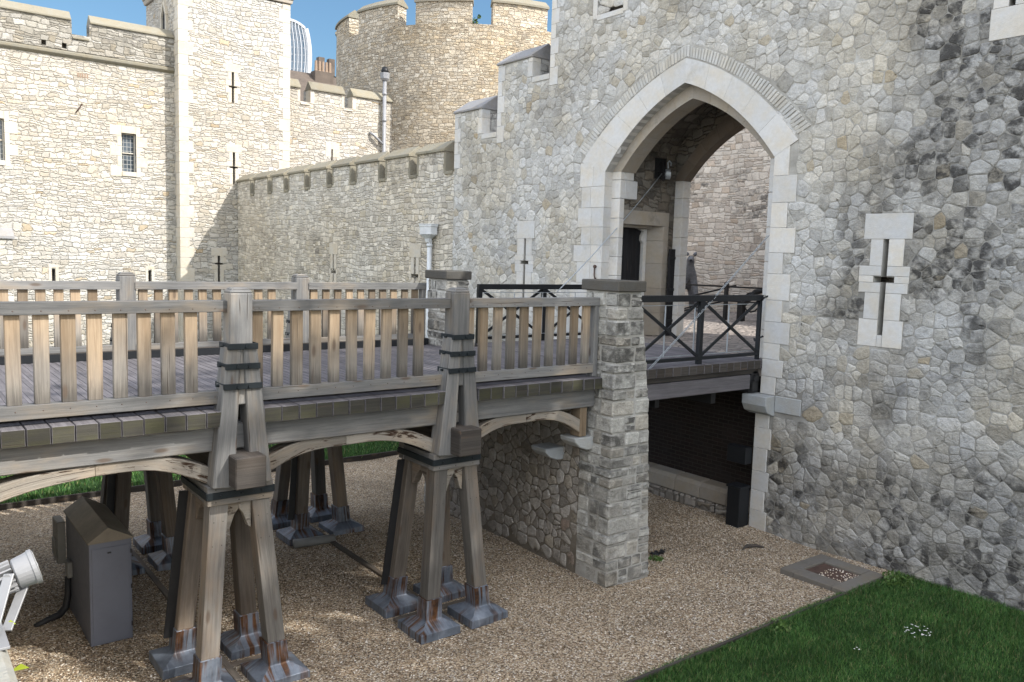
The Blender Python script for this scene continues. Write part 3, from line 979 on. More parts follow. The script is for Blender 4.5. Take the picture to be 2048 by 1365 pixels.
# ---- dressed stone of the arch
mb = MB()
n = 15
for sd, nb in ((1, 5), (-1, 5)):
    ring(mb, arch_half(AC, 2.06, 6.48, 8.0, n, sd), arch_half(AC, 2.50 if sd < 0 else 2.78, 6.72, 8.45, n, sd), GX - .022, GX + .225, nb)
mb.build('arch_surround', 'ashlar', gate)
mb = MB()
for sd in (1, -1):
    ring(mb, arch_half(AC - .02, 1.82, 6.48, 7.74, n, sd), arch_half(AC, 2.16, 6.50, 8.12, n, sd), GX + .2, GX + .62, 5)
mb.build('inner_arch', 'ashlar_brown', gate)
mb = MB()
for sd in (1, -1):
    ring(mb, arch_half(AC, 1.67, 6.42, 7.56, n, sd), arch_half(AC, 1.95, 6.46, 7.95, n, sd), 14.26, 14.50, 5)
mb.build('rear_arch', 'arch_brown', gate)
mb = MB()
z = 2.99
while z < 6.4:
    h = min(rnd.uniform(.36, .5), 6.43 - z)
    mb.box(14.26, 14.50, AC + 1.67, AC + 1.93, z + .004, z + h)
    z += h
mb.build('rear_jamb', 'ashlar', gate, .008)
mb = MB()
for q in range(7): mb.box(14.26, 14.50, AC - 1.93, AC - 1.60, 2.994 + q * .49, 3.48 + q * .49)
mb.build('rear_jamb', 'ashlar', gate, .008)
# thin radial stones over the arch
mb = MB()
for sd in (1, -1):
    A = arch_half(AC, 2.53 if sd < 0 else 2.81, 6.75, 8.475, 44, sd); B = arch_half(AC, 2.76 if sd < 0 else 3.03, 6.86, 8.68, 44, sd)
    for i in range(2 if sd > 0 else 1, 44):
        a0, a1, b0, b1 = (np.array(q) for q in (A[i], A[i + 1], B[i], B[i + 1]))
        s = rnd.uniform(.92, 1.08)
        b0 = a0 + (b0 - a0) * s; b1 = a1 + (b1 - a1) * s
        g0 = .10; a0, a1 = a0 + (a1 - a0) * g0, a1 - (a1 - a0) * g0; b0, b1 = b0 + (b1 - b0) * g0, b1 - (b1 - b0) * g0
        x = GX - rnd.uniform(.010, .024)
        mb.hexa([(x, *a0), (x, *a1), (x, *b1), (x, *b0), (GX + .05, *a0), (GX + .05, *a1), (GX + .05, *b1), (GX + .05, *b0)])
mb.build('hood_course', 'hood', gate, .008)
# jamb quoins
mb = MB()
z = 3.3; k = 0
while z < 6.6:
    h = rnd.uniform(.34, .46)
    if z + h > 6.45: h = 6.70 - z
    oy = 8.32 if k % 2 else 8.16
    mb.box(GX - .018, GX + .222, oy + rnd.uniform(-.03, .03), 8.632, z + .004, z + h)
    k += 1; z += h
note(mb); mb.build('jamb_quoins', 'ashlar', gate, .006); mb = MB()
z = 2.9; k = 0
while z < 6.6:
    h = rnd.uniform(.36, .48)
    if z + h > 6.45: h = 6.70 - z
    oy = (13.42 if k % 2 else 13.55) + max(0, 5.2 - z) * .12
    sp = 13.12 + rnd.uniform(-.05, .05)
    mb.box(GX - .018, GX + .222, 12.748, sp - .003, z + .004, z + h)
    mb.box(GX - .019, GX + .1, sp, oy + rnd.uniform(-.04, .04), z + .004, z + h)
    k += 1; z += h
note(mb); mb.build('jamb_quoins', 'ashlar', gate, .006); mb = MB()
# lower right jamb, under the corbel
z = -.02; k = 0
while z < 2.0:
    h = rnd.uniform(.34, .42)
    if z + h > 1.85: h = 2.05 - z
    mb.box(GX - .02, GX + .5, 8.42 if k % 2 else 8.36, 8.70, z + .004, z + h)
    k += 1; z += h
note(mb); mb.build('jamb_quoins', 'ashlar', gate, .006); mb = MB()
for z0, z1, oy in ((2.41, 2.72, 8.34), (2.72, 3.02, 8.22), (3.02, 3.3, 8.30)):
    mb.box(GX - .018, GX + .222, oy, 8.632, z0 + .004, z1)
note(mb); mb.build('jamb_quoins', 'ashlar', gate, .006)
# second order jambs toothed into the passage wall
mb = MB()
z = 2.99; k = 0
while z < 6.48:
    h = min(rnd.uniform(.36, .46), 6.49 - z)
    mb.box(GX + .2, 12.596, 12.50, 12.99, z + .004, z + h)
    if z > 5.72: mb.box(12.597, GX + (.72 if k % 2 else .60), 12.50, 12.596, z + .004, z + h)
    z += h; k += 1
mb.build('inner_jamb', 'ashlar', gate, .012)
mb = MB()
for z0, z1 in ((2.99, 3.5), (3.5, 4.1), (4.1, 4.7), (4.7, 5.3), (5.3, 5.9), (5.9, 6.49)): mb.box(GX + .2, GX + .62, 8.39, 8.87, z0 + .004, z1)
mb.build('inner_jamb', 'ashlar', gate, .012)
# corbel by the right jamb, with its tail block
mb = MB()
prof = [(GX + .1, 2.06), (GX - .05, 2.055), (GX - .20, 2.12), (GX - .27, 2.24), (GX - .275, 2.40), (GX + .1, 2.41)]
mb.prism([(a, b) for a, b in prof], 1, 8.33, 8.82)
mb.box(GX - .022, GX + .2, 7.82, 8.326, 2.13, 2.41); EXC.append((7.82, 8.83, 2.05, 2.42))
mb.build('corbel', 'corbel', gate, .01)
# arrow slits: blocks round each opening
def slit_blocks(parent, yc, blocks, mat='ashlar', x=GX):
    mb = MB()
    for (y0, y1, z0, z1) in blocks:
        mb.box(x - rnd.uniform(.012, .017), x + .08, y0 + .002, y1 - .002, z0 + .002, z1 - .002)
    if parent is gate: note(mb)
    return mb.build('arrow_slit', mat, parent, .004)
slit_blocks(gate, 6.555, [(6.16, 6.92, 5.09, 5.48), (6.6, 6.80, 4.68, 5.09), (6.27, 6.512, 4.68, 5.09),
    (6.6, 6.96, 4.53, 4.68), (6.16, 6.512, 4.53, 4.68), (6.72, 6.96, 4.425, 4.53), (6.16, 6.39, 4.425, 4.53), (6.6, 6.95, 4.27, 4.425), (6.17, 6.512, 4.27, 4.425),
    (6.6, 6.84, 3.86, 4.27), (6.26, 6.512, 3.86, 4.27), (6.6, 6.91, 3.44, 3.86), (6.2, 6.512, 3.44, 3.86), (6.514, 6.598, 3.44, 3.62)])
slit_blocks(gate, 15.37, [(15.03, 15.69, 5.09, 5.5), (15.41, 15.66, 4.70, 5.09), (15.11, 15.33, 4.70, 5.09),
    (15.41, 15.74, 4.57, 4.70), (15.04, 15.33, 4.57, 4.70), (15.52, 15.74, 4.49, 4.57), (15.03, 15.22, 4.49, 4.57), (15.41, 15.73, 4.30, 4.49), (15.03, 15.33, 4.30, 4.49),
    (15.41, 15.66, 3.90, 4.30), (15.1, 15.33, 3.90, 4.30), (15.41, 15.75, 3.4, 3.90), (15.0, 15.33, 3.4, 3.90)])
slit_blocks(gate, 5.06, [(5.10, 5.30, 8.2, 8.8), (4.80, 5.02, 8.2, 8.8), (4.78, 5.32, 7.78, 8.2), (5.1, 5.36, 8.8, 9.3), (4.76, 5.02, 8.8, 9.3)])
# steps of the parapet: white quoins and sloping grey coping stones
mb = MB()
def teeth(mb, y, z0, z1, sgn, x=GX, a=.16, b=.27):
    z = z0; k = 0
    while z < z1 - .05:
        h = min(rnd.uniform(.28, .4), z1 - z)
        w = a if k % 2 else b
        lo, hi = (y, y + sgn * w) if sgn > 0 else (y + sgn * w, y)
        mb.box(x - .016, x + .24, lo, hi, z + .003, z + h)
        z += h; k += 1
teeth(mb, 18.456, 6.9, 8.32, -1)
note(mb); mb.build('step_quoins', 'ashlar', gate, .006); mb = MB()
teeth(mb, 17.244, 7.7, 8.32, 1, a=.14, b=.18)
note(mb); mb.build('step_quoins', 'ashlar', gate, .006); mb = MB()
teeth(mb, 16.606, 7.4, 9.25, -1)
note(mb); mb.build('step_quoins', 'ashlar', gate, .006); mb = MB()
teeth(mb, 15.294, 8.8, 9.25, 1, a=.14, b=.18)
note(mb); mb.build('step_quoins', 'ashlar', gate, .006); mb = MB()
teeth(mb, 14.666, 8.5, 11.1, -1)
note(mb); mb.build('step_quoins', 'ashlar', gate, .006)
for q in ((16.62, 17.24, 7.56, 7.68), (14.68, 15.29, 8.66, 8.78)):
    mb = MB(); mb.box(GX - .02, GX + .3, *q); note(mb); mb.build('crenel_sill', 'ashlar', gate, .006)
mb = MB()
mb.box(GX - .012, GX + .23, 13.19, 13.32, 9.66, 10.4); mb.box(GX - .012, GX + .23, 12.30, 12.43, 9.66, 10.4); mb.box(GX - .014, GX + .23, 12.43, 13.19, 9.62, 9.73)
note(mb); mb.build('step_quoins', 'ashlar', gate, .006)
def coping(parent, y0, y1, zf, zr, mat, x=GX, ov=.05, thick=.05, depth=.55, tilt=0.0):
    mb = MB()
    pr_ = [(x - ov, zf - thick), (x - ov, zf), (x + depth * .8, zr), (x + depth * 1.6, zf), (x + depth * 1.6, zf - thick)]
    vs = [(a, y0, b + tilt) for a, b in pr_] + [(a, y1, b) for a, b in pr_]
    n = len(pr_)
    mb.add(vs, [list(range(n))[::-1], list(range(n, 2 * n))] + [[i, (i + 1) % n, n + (i + 1) % n, n + i] for i in range(n)])
    return mb.build('coping', mat, parent, .01)
coping(gate, 17.22, 18.50, 8.36, 8.70, 'slate')
coping(gate, 15.27, 16.65, 9.29, 9.62, 'slate')
# merlon backs so that the steps have thickness
mb = MB(); mb.box(GX + .225, GX + .7, 17.25, 18.43, 7.5, 8.31); mb.box(GX + .225, GX + .7, 15.3, 16.58, 7.5, 9.24); mb.box(GX + .222, GX + .6, 14.62, 18.42, 7.3, 7.64)
mb.build('parapet_back', 'gate', gate)
# the rubble facing itself, stone by stone
EXC += [(8.20, 8.64, 6.25, 6.80), (12.74, 13.50, 6.25, 6.80)]
EXC += [(6.51, 6.60, 3.4, 5.5), (15.33, 15.41, 3.4, 5.5)]
hoodr = arch_line(AC, 2.79, 6.86, 8.70, 24); hoodl = arch_line(AC, 3.05, 6.88, 8.70, 24)
hood = [(a, b) for (a, b) in hoodr if a < AC] + [(a, b) for (a, b) in hoodl if a >= AC]
def hoodcurve(y, z):
    if y > 13.75 or y < 7.88: return 0
    if z < 6.84: return None if 8.64 < y < 12.75 else 0
    best = None
    for (a, b), (c_, d) in zip(hood, hood[1:]):
        m_, n_ = (a + c_) / 2, (b + d) / 2
        q = (m_ - y) ** 2 + (n_ - z) ** 2
        if best is None or q < best[0]: best = (q, a, b, c_, d)
    _, a, b, c_, d = best
    ty, tz = c_ - a, d - b; L = math.hypot(ty, tz)
    ny, nz = tz / L, -ty / L              # points inwards, to the opening
    if nz > 0: ny, nz = -ny, -nz
    if ny * (y - a) + nz * (z - b) > -.03: return None
    return (ny, nz, ny * a + nz * b - .012)
def gtop(y):
    if y > 17.25: return 8.30
    if y > 16.6: return 7.55
    if y > 15.3: return 9.22
    if y > 14.66: return 8.64
    return 11.15
facing('rubble_facing', 'gate_stone', gate, GX, -1.0, 18.44, -.06, 11.1, gtop, EXC, hoodcurve, .166, .222, .0028, .0115, 11, coursed=.74)
# brick lining and plinth of the drawbridge pit
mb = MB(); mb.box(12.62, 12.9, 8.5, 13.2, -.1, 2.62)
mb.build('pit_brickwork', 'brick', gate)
mb = MB()
y = 8.72
while y < 12.7:
    w = rnd.uniform(.5, .95); y1 = min(y + w, 12.74)
    mb.prism([(12.64, .52), (12.36, .50), (12.30, .43), (12.29, .2), (12.64, .2)], 1, y + .006, y1)
    y = y1
mb.build('pit_ledge', 'ashlar_brown', gate, .015)
mb = MB()
y = 8.72
while y < 12.7:
    w = rnd.uniform(.25, .5); y1 = min(y + w, 12.74)
    mb.box(12.27 + rnd.uniform(-.03, .03), 12.64, y + .01, y1, -.05, .19)
    y = y1
mb.build('pit_footing', 'abut', gate, .03)
# side doorway in the passage
mb = MB()
for z0, z1 in ((2.99, 3.5), (3.5, 4.05), (4.05, 4.6), (4.6, 5.1), (5.1, 5.42)):
    mb.hexa([(13.66, 12.83, z0 + .003), (13.935, 12.585, z0 + .003), (14.10, 12.585, z0 + .003), (13.94, 12.97, z0 + .003),
             (13.66, 12.83, z1), (13.935, 12.585, z1), (14.10, 12.585, z1), (13.94, 12.97, z1)])
mb.box(12.62, 14.10, 12.58, 12.70, 5.42, 5.72)
mb.prism([(12.62, 5.36), (13.70, 5.36), (13.70, 5.44), (12.62, 5.44)], 1, 12.71, 12.97)
dw = mb.build('doorway', 'ashlar_brown', gate, .006)
mb = MB()
mb.box(13.56, 13.655, 12.815, 12.96, 2.99, 5.355)
mb.prism([(13.56, 5.30), (13.40, 5.355), (13.56, 5.355)], 1, 12.818, 12.96)
mb.prism([(13.56, 5.30), (13.56, 5.02), (13.50, 5.10), (13.50, 5.20)], 1, 12.819, 12.96)
mb.build('frame', 'ashlar', dw, .006)
mb = MB()
for i in range(7):
    x = 12.63 + i * .132
    mb.beam((x + .066, 12.92, 2.99), (x + .066, 12.92, 5.35), .129, .05, up=(0, 1, 0))
mb.build('door', 'doorwood', dw, .006)
mb = MB(); mb.box(13.57, 13.95, 12.62, 12.94, 6.45, 6.89)
mb.build('opening', 'void', gate)

# gate leaf leaning against the passage wall
gl = thing('gate_leaf', 'black boarded gate leaf standing against the passage wall right of the small door', 'gate', (14.15, 12.5, 2.99))
mb = MB()
for i in range(3):
    x = 14.115 + i * .075
    mb.beam((x, 12.52, 2.995), (x, 12.52, 4.93), .072, .045, up=(0, 1, 0))
b = mb.build('boards', 'doorwood', gl, .005)
mb = MB()
for z in (3.3, 4.0, 4.7): mb.box(14.08, 14.30, 12.48, 12.50, z, z + .06)
mb.build('strap_hinge', 'black', gl)

# ================================================================== curtain wall
cur = thing('curtain_wall', 'long low buff rubble curtain wall with narrow slots between its coped merlons', 'wall', (GX, 26, 0))
slots = [33.05, 31.2, 29.6, 27.75, 25.95, 24.25, 22.35, 20.55, 18.72]
o2 = [(18.46, -.3), (34.75, -.3), (34.75, 7.44)]
for s in slots:
    o2 += [(s + .2, 7.44), (s + .2, 6.84), (s - .2, 6.84)] + ([(s - .2, 7.44)] if s > 18.8 else [])
o2 += [(18.55, 7.25)] if False else [(18.46, 6.84)]
mb = MB(); mb.prism(o2, 0, GX + .012, GX + .9)
w = mb.build('wall', 'curtain', cur)
c = MB()
slit_cut(c, GX, 25.6, 3.2, 4.88, 3.97, .10, .2, .09)
slit_cut(c, GX, 20.36, 3.2, 4.88, 4.03, .10, .2, .09)
cut(w, c)
for yc, zc in ((25.6, 3.97), (20.36, 4.03)):
    bl = [(yc - .31, yc + .31, 4.55, 4.92), (yc + .05, yc + .22, 4.08, 4.55), (yc - .22, yc - .05, 4.08, 4.55),
          (yc + .2, yc + .3, 3.9, 4.08), (yc - .3, yc - .2, 3.9, 4.08), (yc + .05, yc + .24, 3.2, 3.9), (yc - .24, yc - .05, 3.2, 3.9)]
    slit_blocks(cur, yc, bl, 'ashlar_warm')
ends = [34.75] + slots
for i in range(len(ends) - 1):
    a = ends[i] - (.2 if i else 0); b = ends[i + 1] + .2
    coping(cur, b - .03, a + .03, 7.47, 7.72, 'coping', depth=.36, thick=.07)
for s in slots:      # pale cheeks and sill of each slot
    mb = MB()
    mb.box(GX - .002, GX + .3, s + .185, s + .27, 6.84, 7.39); 
    if s > 18.8: mb.box(GX - .002, GX + .3, s - .27, s - .185, 6.84, 7.39)
    mb.box(GX - .03, GX + .6, s - .185, s + .185, 6.78, 6.87)
    mb.build('slot_dressing', 'coping', cur, .008)

# white rainwater head and pipe
rp = thing('drainpipe', 'white cast iron rainwater hopper and pipe at the joint of the two grey walls', 'drainpipe', (12.1, 19.4, 0))
mb = MB(); mb.tube([(12.14, 19.43, .1), (12.14, 19.43, 5.06)], .065, 14, caps=True); mb.tube([(12.14, 19.43, 4.86), (12.14, 19.43, 4.94)], .085, 14)
mb.build('pipe', 'white_iron', rp, 0, True)
mb = MB()
def octo(cx, cy, z, rx, ry):
    return [(cx + rx * a, cy + ry * b, z) for a, b in ((-.5, -1), (.5, -1), (1, -.5), (1, .5), (.5, 1), (-.5, 1), (-1, .5), (-1, -.5))]
lev = [(4.98, .07, .07), (5.08, .09, .10), (5.17, .17, .24), (5.19, .2, .27), (5.40, .2, .28), (5.405, .215, .30), (5.45, .215, .30), (5.455, .225, .31), (5.475, .225, .31)]
vs = []
for z, a, b in lev: vs += octo(12.10, 19.43, z, a, b)
fs = [[i * 8 + k, i * 8 + (k + 1) % 8, i * 8 + 8 + (k + 1) % 8, i * 8 + 8 + k] for i in range(len(lev) - 1) for k in range(8)]
fs += [list(range(8))[::-1], [(len(lev) - 1) * 8 + k for k in range(8)]]
mb.add(vs, fs)
mb.build('hopper', 'white_iron', rp)

# ================================================================== sunlit buildings behind
HY = 35.4
hall = thing('hall', 'sunlit cream stone hall with leaded windows and a weathered crenellated parapet', 'building', (6, HY, 0))
mb = MB(); mb.box(-9, 9.98, HY, 44, -.2, 11.56)
w = mb.build('wall', 'hall', hall)
c = MB()
wins = [(7.94, 8.47, 7.50, 9.0), (3.42, 4.02, 7.55, 9.05), (-.6, 0, 7.55, 9.05)]
for a, b, z0, z1 in wins: c.box(a, b, HY - .1, HY + .28, z0, z1)
for x in (5.48, 8.92): c.box(x - .06, x + .06, HY - .1, HY + .5, 2.9, 3.68)
cut(w, c)
for a, b, z0, z1 in wins:
    mb = MB()
    for k, zz in enumerate(np.linspace(z0 - .18, z1 + .28, 6)[:-1]):
        h = (z1 - z0 + .46) / 5; e = .16 if k % 2 else .42
        mb.box(a - e, a, HY - .012, HY + .1, zz + .004, zz + h); mb.box(b, b + (.42 if k % 2 else .16), HY - .012, HY + .1, zz + .004, zz + h)
    mb.box(a + .003, b - .003, HY - .011, HY + .1, z1, z1 + .28); mb.box(a + .003, b - .003, HY - .04, HY + .2, z0 - .16, z0 + .02)
    wf = mb.build('window', 'ashlar_warm', hall, .01)
    mb = MB(); mb.box(a + .03, b - .03, HY + .2, HY + .24, z0, z1); mb.build('pane', 'lattice', wf)
    mb = MB()
    for x in (a + .005, b - .045): mb.box(x, x + .04, HY + .14, HY + .2, z0, z1)
    mb.box(a + .04, b - .04, HY + .14, HY + .2, (z0 + z1) / 2 - .02, (z0 + z1) / 2 + .02)
    mb.box(a + .04, b - .04, HY + .14, HY + .2, z1 - .04, z1)
    mb.build('frame', 'ashlar_warm', wf)
for x in (5.48, 8.92):
    mb = MB()
    for s in (-1, 1): mb.box(min(x + s * .065, x + s * .17), max(x + s * .065, x + s * .17), HY - .012, HY + .1, 2.9, 3.72)
    mb.box(x - .17, x + .17, HY - .013, HY + .1, 3.72, 3.85)
    mb.build('arrow_slit', 'ashlar_warm', hall, .006)
mb = MB(); mb.box(3.2, 4.12, HY - .45, HY + .05, 0, 4.75)
bt = mb.build('buttress', 'hall', hall)
mb = MB(); mb.prism([(HY - .52, 4.752), (HY - .52, 4.86), (HY + .02, 5.15), (HY + .02, 4.752)], 0, 3.14, 4.18); mb.build('weathering', 'slate', bt, .01)
mb = MB(); mb.prism([(HY + .1, 11.52), (HY - .04, 11.55), (HY - .13, 11.63), (HY - .13, 11.72), (HY + .1, 11.84)], 0, -9, 9.97)
mb.build('string_course', 'coping', hall, .01)
mb = MB()
par = [(-9, 11.80)]
x = 9.95
outl = [(9.96, 11.8), (9.96, 12.92), (6.88, 12.92), (6.88, 12.42), (6.28, 12.42), (6.28, 12.92), (2.4, 12.92), (2.4, 12.42), (1.8, 12.42), (1.8, 12.92), (-9, 12.92), (-9, 11.8)]
mb.prism(outl, 1, HY - .03, HY + .5)
p_ = mb.build('parapet', 'parapet', hall)
c = MB()
for x in (5.345, 6.02): c.box(x - .08, x + .08, HY - .2, HY + .3, 11.86, 12.05)
cut(p_, c)
mb = MB(); mb.prism(outl[:1] + [(9.96, 12.3)] + [(-9, 12.3), (-9, 11.8)], 1, HY + .5, HY + .8); mb.build('parapet_back', 'parapet', hall)
def coping_x(parent, x0, x1, y, zf, zt, mat='coping'):
    mb = MB(); mb.prism([(y - .1, zf - .05), (y - .1, zf + .02), (y + .25, zt), (y + .6, zf + .02), (y + .6, zf - .05)], 0, x0, x1)
    return mb.build('coping', mat, parent, .012)
for a, b in ((-9, 1.78), (2.42, 6.26), (6.9, 9.94)): coping_x(hall, a, b, HY, 12.95, 13.28)
for a, b in ((1.82, 2.38), (6.3, 6.86)): coping_x(hall, a, b, HY, 12.30, 12.46)
mb = MB()
for x in np.arange(6.44, 6.78, .08): mb.box(x, x + .05, HY - .012, HY + .02, 10.88, 11.05)
mb.build('air_brick', 'pot', hall)
mb = MB(); mb.tube([(6.35, HY + .05, 9.55), (6.42, HY - .14, 9.66), (6.55, HY - .2, 9.9)], .025, 6); mb.build('iron_hook', 'rust', hall)

TY = 34.8
twr = thing('square_tower', 'tall sunlit square tower of cream rubble with a chain of cross arrow slits', 'tower', (12.2, TY, 0))
mb = MB(); mb.box(9.95, 14.55, TY, 39.5, -.2, 15.0)
w = mb.build('wall', 'hall', twr)
c = MB()
def slit_cut_x(c, y, xc, z0, z1, zc, w=.10, arm=.17):
    c.box(xc - w / 2, xc + w / 2, y - .1, y + .5, z0, z1); c.box(xc - arm, xc + arm, y - .1, y + .5, zc - .035, zc + .035)
T = [(12.10, 10.62, 11.85, 11.26), (12.13, 7.3, 8.62, 8.0), (11.49, 3.2, 4.33, 4.0)]
for t in T: slit_cut_x(c, TY, *t)
cut(w, c)
for xc, z0, z1, zc in T:
    mb = MB()
    k = 0; z = z0
    for za, zb in ((z0, zc - .26), (zc - .26, zc - .036), (zc + .036, zc + .26), (zc + .26, z1)):
        e = (.2, .3, .3, .2)[k]; k += 1
        mb.box(xc - e, xc - .052, TY - .01, TY + .05, za + .003, zb - .003); mb.box(xc + .052, xc + e, TY - .01, TY + .05, za + .003, zb - .003)
    mb.box(xc - .32, xc + .32, TY - .011, TY + .05, z1, z1 + .32)
    mb.build('arrow_slit', 'ashlar_warm', twr, .006)
mb = MB(); mb.prism([(9.8, 15.22), (9.8, 15.5), (14.7, 15.5), (14.7, 15.22)], 1, TY - .14, 39.6)
mb.prism([(9.88, 15.04), (9.82, 15.21), (14.68, 15.21), (14.62, 15.04)], 1, TY - .08, 39.55)
mb.build('cornice', 'ashlar_brown', twr, .02)
mb = MB(); mb.box(9.9, 14.6, TY - .05, 39.5, 15.52, 16.6); mb.build('parapet', 'parapet', twr)
mb = MB()
teeth_z = 0.0; k = 0
while teeth_z < 15:
    h = rnd.uniform(.36, .55); h = min(h, 15.02 - teeth_z)
    e = (.36, .55)[k % 2]
    mb.box(9.935, 9.95 + e, TY - .013, TY + .3, teeth_z + .004, teeth_z + h)
    mb.box(9.937, 10.1, TY + .3, TY + (.6 if k % 2 else .45), teeth_z + .004, teeth_z + h)
    teeth_z += h; k += 1
mb.build('quoins', 'ashlar_warm', twr, .01)
mb = MB(); teeth_z = 0.0
while teeth_z < 15:
    h = rnd.uniform(.36, .55); h = min(h, 15.02 - teeth_z)
    e = (.5, .32)[k % 2]
    mb.box(14.55 - e, 14.563, TY - .013, TY + .3, teeth_z + .004, teeth_z + h)
    teeth_z += h; k += 1
mb.build('quoins', 'ashlar_warm', twr, .01)
mb = MB()
mb.prism([(36.3, 13.1), (36.3, 14.0), (36.6, 14.55), (36.9, 14.0), (36.9, 13.1)], 0, 9.93, 9.96)
mb.build('niche', 'void', twr)
mb = MB()
for a, b in (((36.25, 13.1), (36.25, 14.0)), ((36.95, 13.1), (36.95, 14.0)), ((36.25, 14.0), (36.6, 14.65)), ((36.95, 14.0), (36.6, 14.65))):
    mb.beam((9.91, *a), (9.91, *b), .12, .12, up=(1, 0, 0))
mb.build('niche_hood', 'ashlar_warm', twr, .01)

MY = 37.8
mid = thing('linking_wall', 'sunlit crenellated wall between the square tower and the round tower', 'wall', (17.5, MY, 0))
mb = MB(); mb.prism([(14.5, -.2), (21.4, -.2), (21.4, 12.3), (19.02, 12.3), (19.02, 11.65), (18.58, 11.65), (18.58, 12.3), (16.83, 12.3), (16.83, 11.65), (16.31, 11.65), (16.31, 12.3), (14.5, 12.3)], 1, MY, MY + .8)
w = mb.build('wall', 'hall', mid)
c = MB(); c.box(17.92, 18.0, MY - .1, MY + .5, 8.2, 9.58); cut(w, c)
for a, b in ((14.56, 16.33), (16.81, 18.6), (19.0, 21.3)): coping_x(mid, a, b, MY, 12.28, 12.68)
mb = MB()
for x in (16.31, 18.58): mb.box(x - .14, x + .006, MY - .012, MY + .5, 11.6, 12.28)
for x in (16.83, 19.02): mb.box(x - .006, x + .2, MY - .012, MY + .5, 11.6, 12.28)
for x in (16.57, 18.8): mb.prism([(MY - .05, 11.5), (MY - .05, 11.56), (MY + .5, 11.74), (MY + .5, 11.5)], 0, x - .25, x + .24)
mb.build('crenel_dressing', 'ashlar_warm', mid, .01)
mb = MB(); mb.box(17.62, 17.915, MY - .011, MY + .05, 9.2, 9.9); mb.box(18.005, 18.35, MY - .011, MY + .05, 9.2, 9.9); mb.box(17.917, 18.003, MY - .011, MY + .05, 9.585, 9.9)
mb.build('arrow_slit', 'ashlar_warm', mid, .006)

# pipe with a cowl in front of the round tower
gp = thing('vent_pipe', 'tall grey pipe with a dark cowl in front of the round tower', 'pipe', (20.68, 37.6, 0))
mb = MB(); mb.tube([(20.68, 37.6, 2), (20.68, 37.6, 13.35)], .095, 12); mb.tube([(20.66, 37.6, 10.05), (20.1, 37.62, 10.5), (19.95, 37.75, 10.6)], .065, 8)
for z in (9.6, 11.2, 12.5): mb.tube([(20.68, 37.6, z), (20.68, 37.6, z + .12)], .12, 12)
mb.build('pipe', 'greypipe', gp, 0, True)
mb = MB(); mb.tube([(20.68, 37.6, 13.2), (20.68, 37.6, 13.3), (20.68, 37.6, 13.58)], [.14, .22, .24], 8); mb.build('hopper', 'greypipe', gp)
mb = MB(); mb.tube([(20.68, 37.6, 13.58), (20.68, 37.6, 13.66), (20.68, 37.6, 13.86)], [.16, .2, .12], 10); mb.build('cowl', 'black', gp, 0, True)

# round tower
RC = (28.6, 41.0); RR = 8.05
rt = thing('round_tower', 'massive tawny round stone tower with heavy coped merlons', 'tower', (*RC, 0))
mb = MB()
def drum(mb, r0, r1, z0, z1, a0, a1, seg, ri=None, top=True):
    vs = []; fs = []; uvs = []
    for i in range(seg + 1):
        a = a0 + (a1 - a0) * i / seg
        c_, s_ = math.cos(a), math.sin(a)
        vs += [(RC[0] + r0 * c_, RC[1] + r0 * s_, z0), (RC[0] + r1 * c_, RC[1] + r1 * s_, z1)]
    for i in range(seg):
        fs.append([2 * i, 2 * i + 2, 2 * i + 3, 2 * i + 1])
        u0 = (a0 + (a1 - a0) * i / seg) * RR; u1 = (a0 + (a1 - a0) * (i + 1) / seg) * RR
        uvs.append([(u0, z0), (u1, z0), (u1, z1), (u0, z1)])
    mb.add(vs, fs, uvs)
    if ri:
        b = []
        vs = []
        for i in range(seg + 1):
            a = a0 + (a1 - a0) * i / seg
            c_, s_ = math.cos(a), math.sin(a)
            vs += [(RC[0] + r1 * c_, RC[1] + r1 * s_, z1), (RC[0] + ri * c_, RC[1] + ri * s_, z1), (RC[0] + ri * c_, RC[1] + ri * s_, z0), (RC[0] + r0 * c_, RC[1] + r0 * s_, z0)]
        fs = []
        for i in range(seg):
            k = 4 * i
            fs += [[k, k + 1, k + 5, k + 4], [k + 1, k + 2, k + 6, k + 5]]
        if abs(a1 - a0) < 6.2:
            fs += [[0, 1, 2, 3], [4 * seg, 4 * seg + 1, 4 * seg + 2, 4 * seg + 3][::-1]]
        mb.add(vs, fs)
drum(mb, RR + .25, RR, -.2, 6, 0, 2 * math.pi, 72); drum(mb, RR, RR, 6, 15.95, 0, 2 * math.pi, 72, RR - 1.0)
mb.build('drum', 'drum', rt, recalc=False)
mb = MB(); mb.tube([(RC[0], RC[1], 14.9), (RC[0], RC[1], 15.0)], RR - .9, 48); mb.build('roof', 'coping', rt)
va_ = math.atan2(-.82, -.572)          # towards the camera
per = R(27.7)
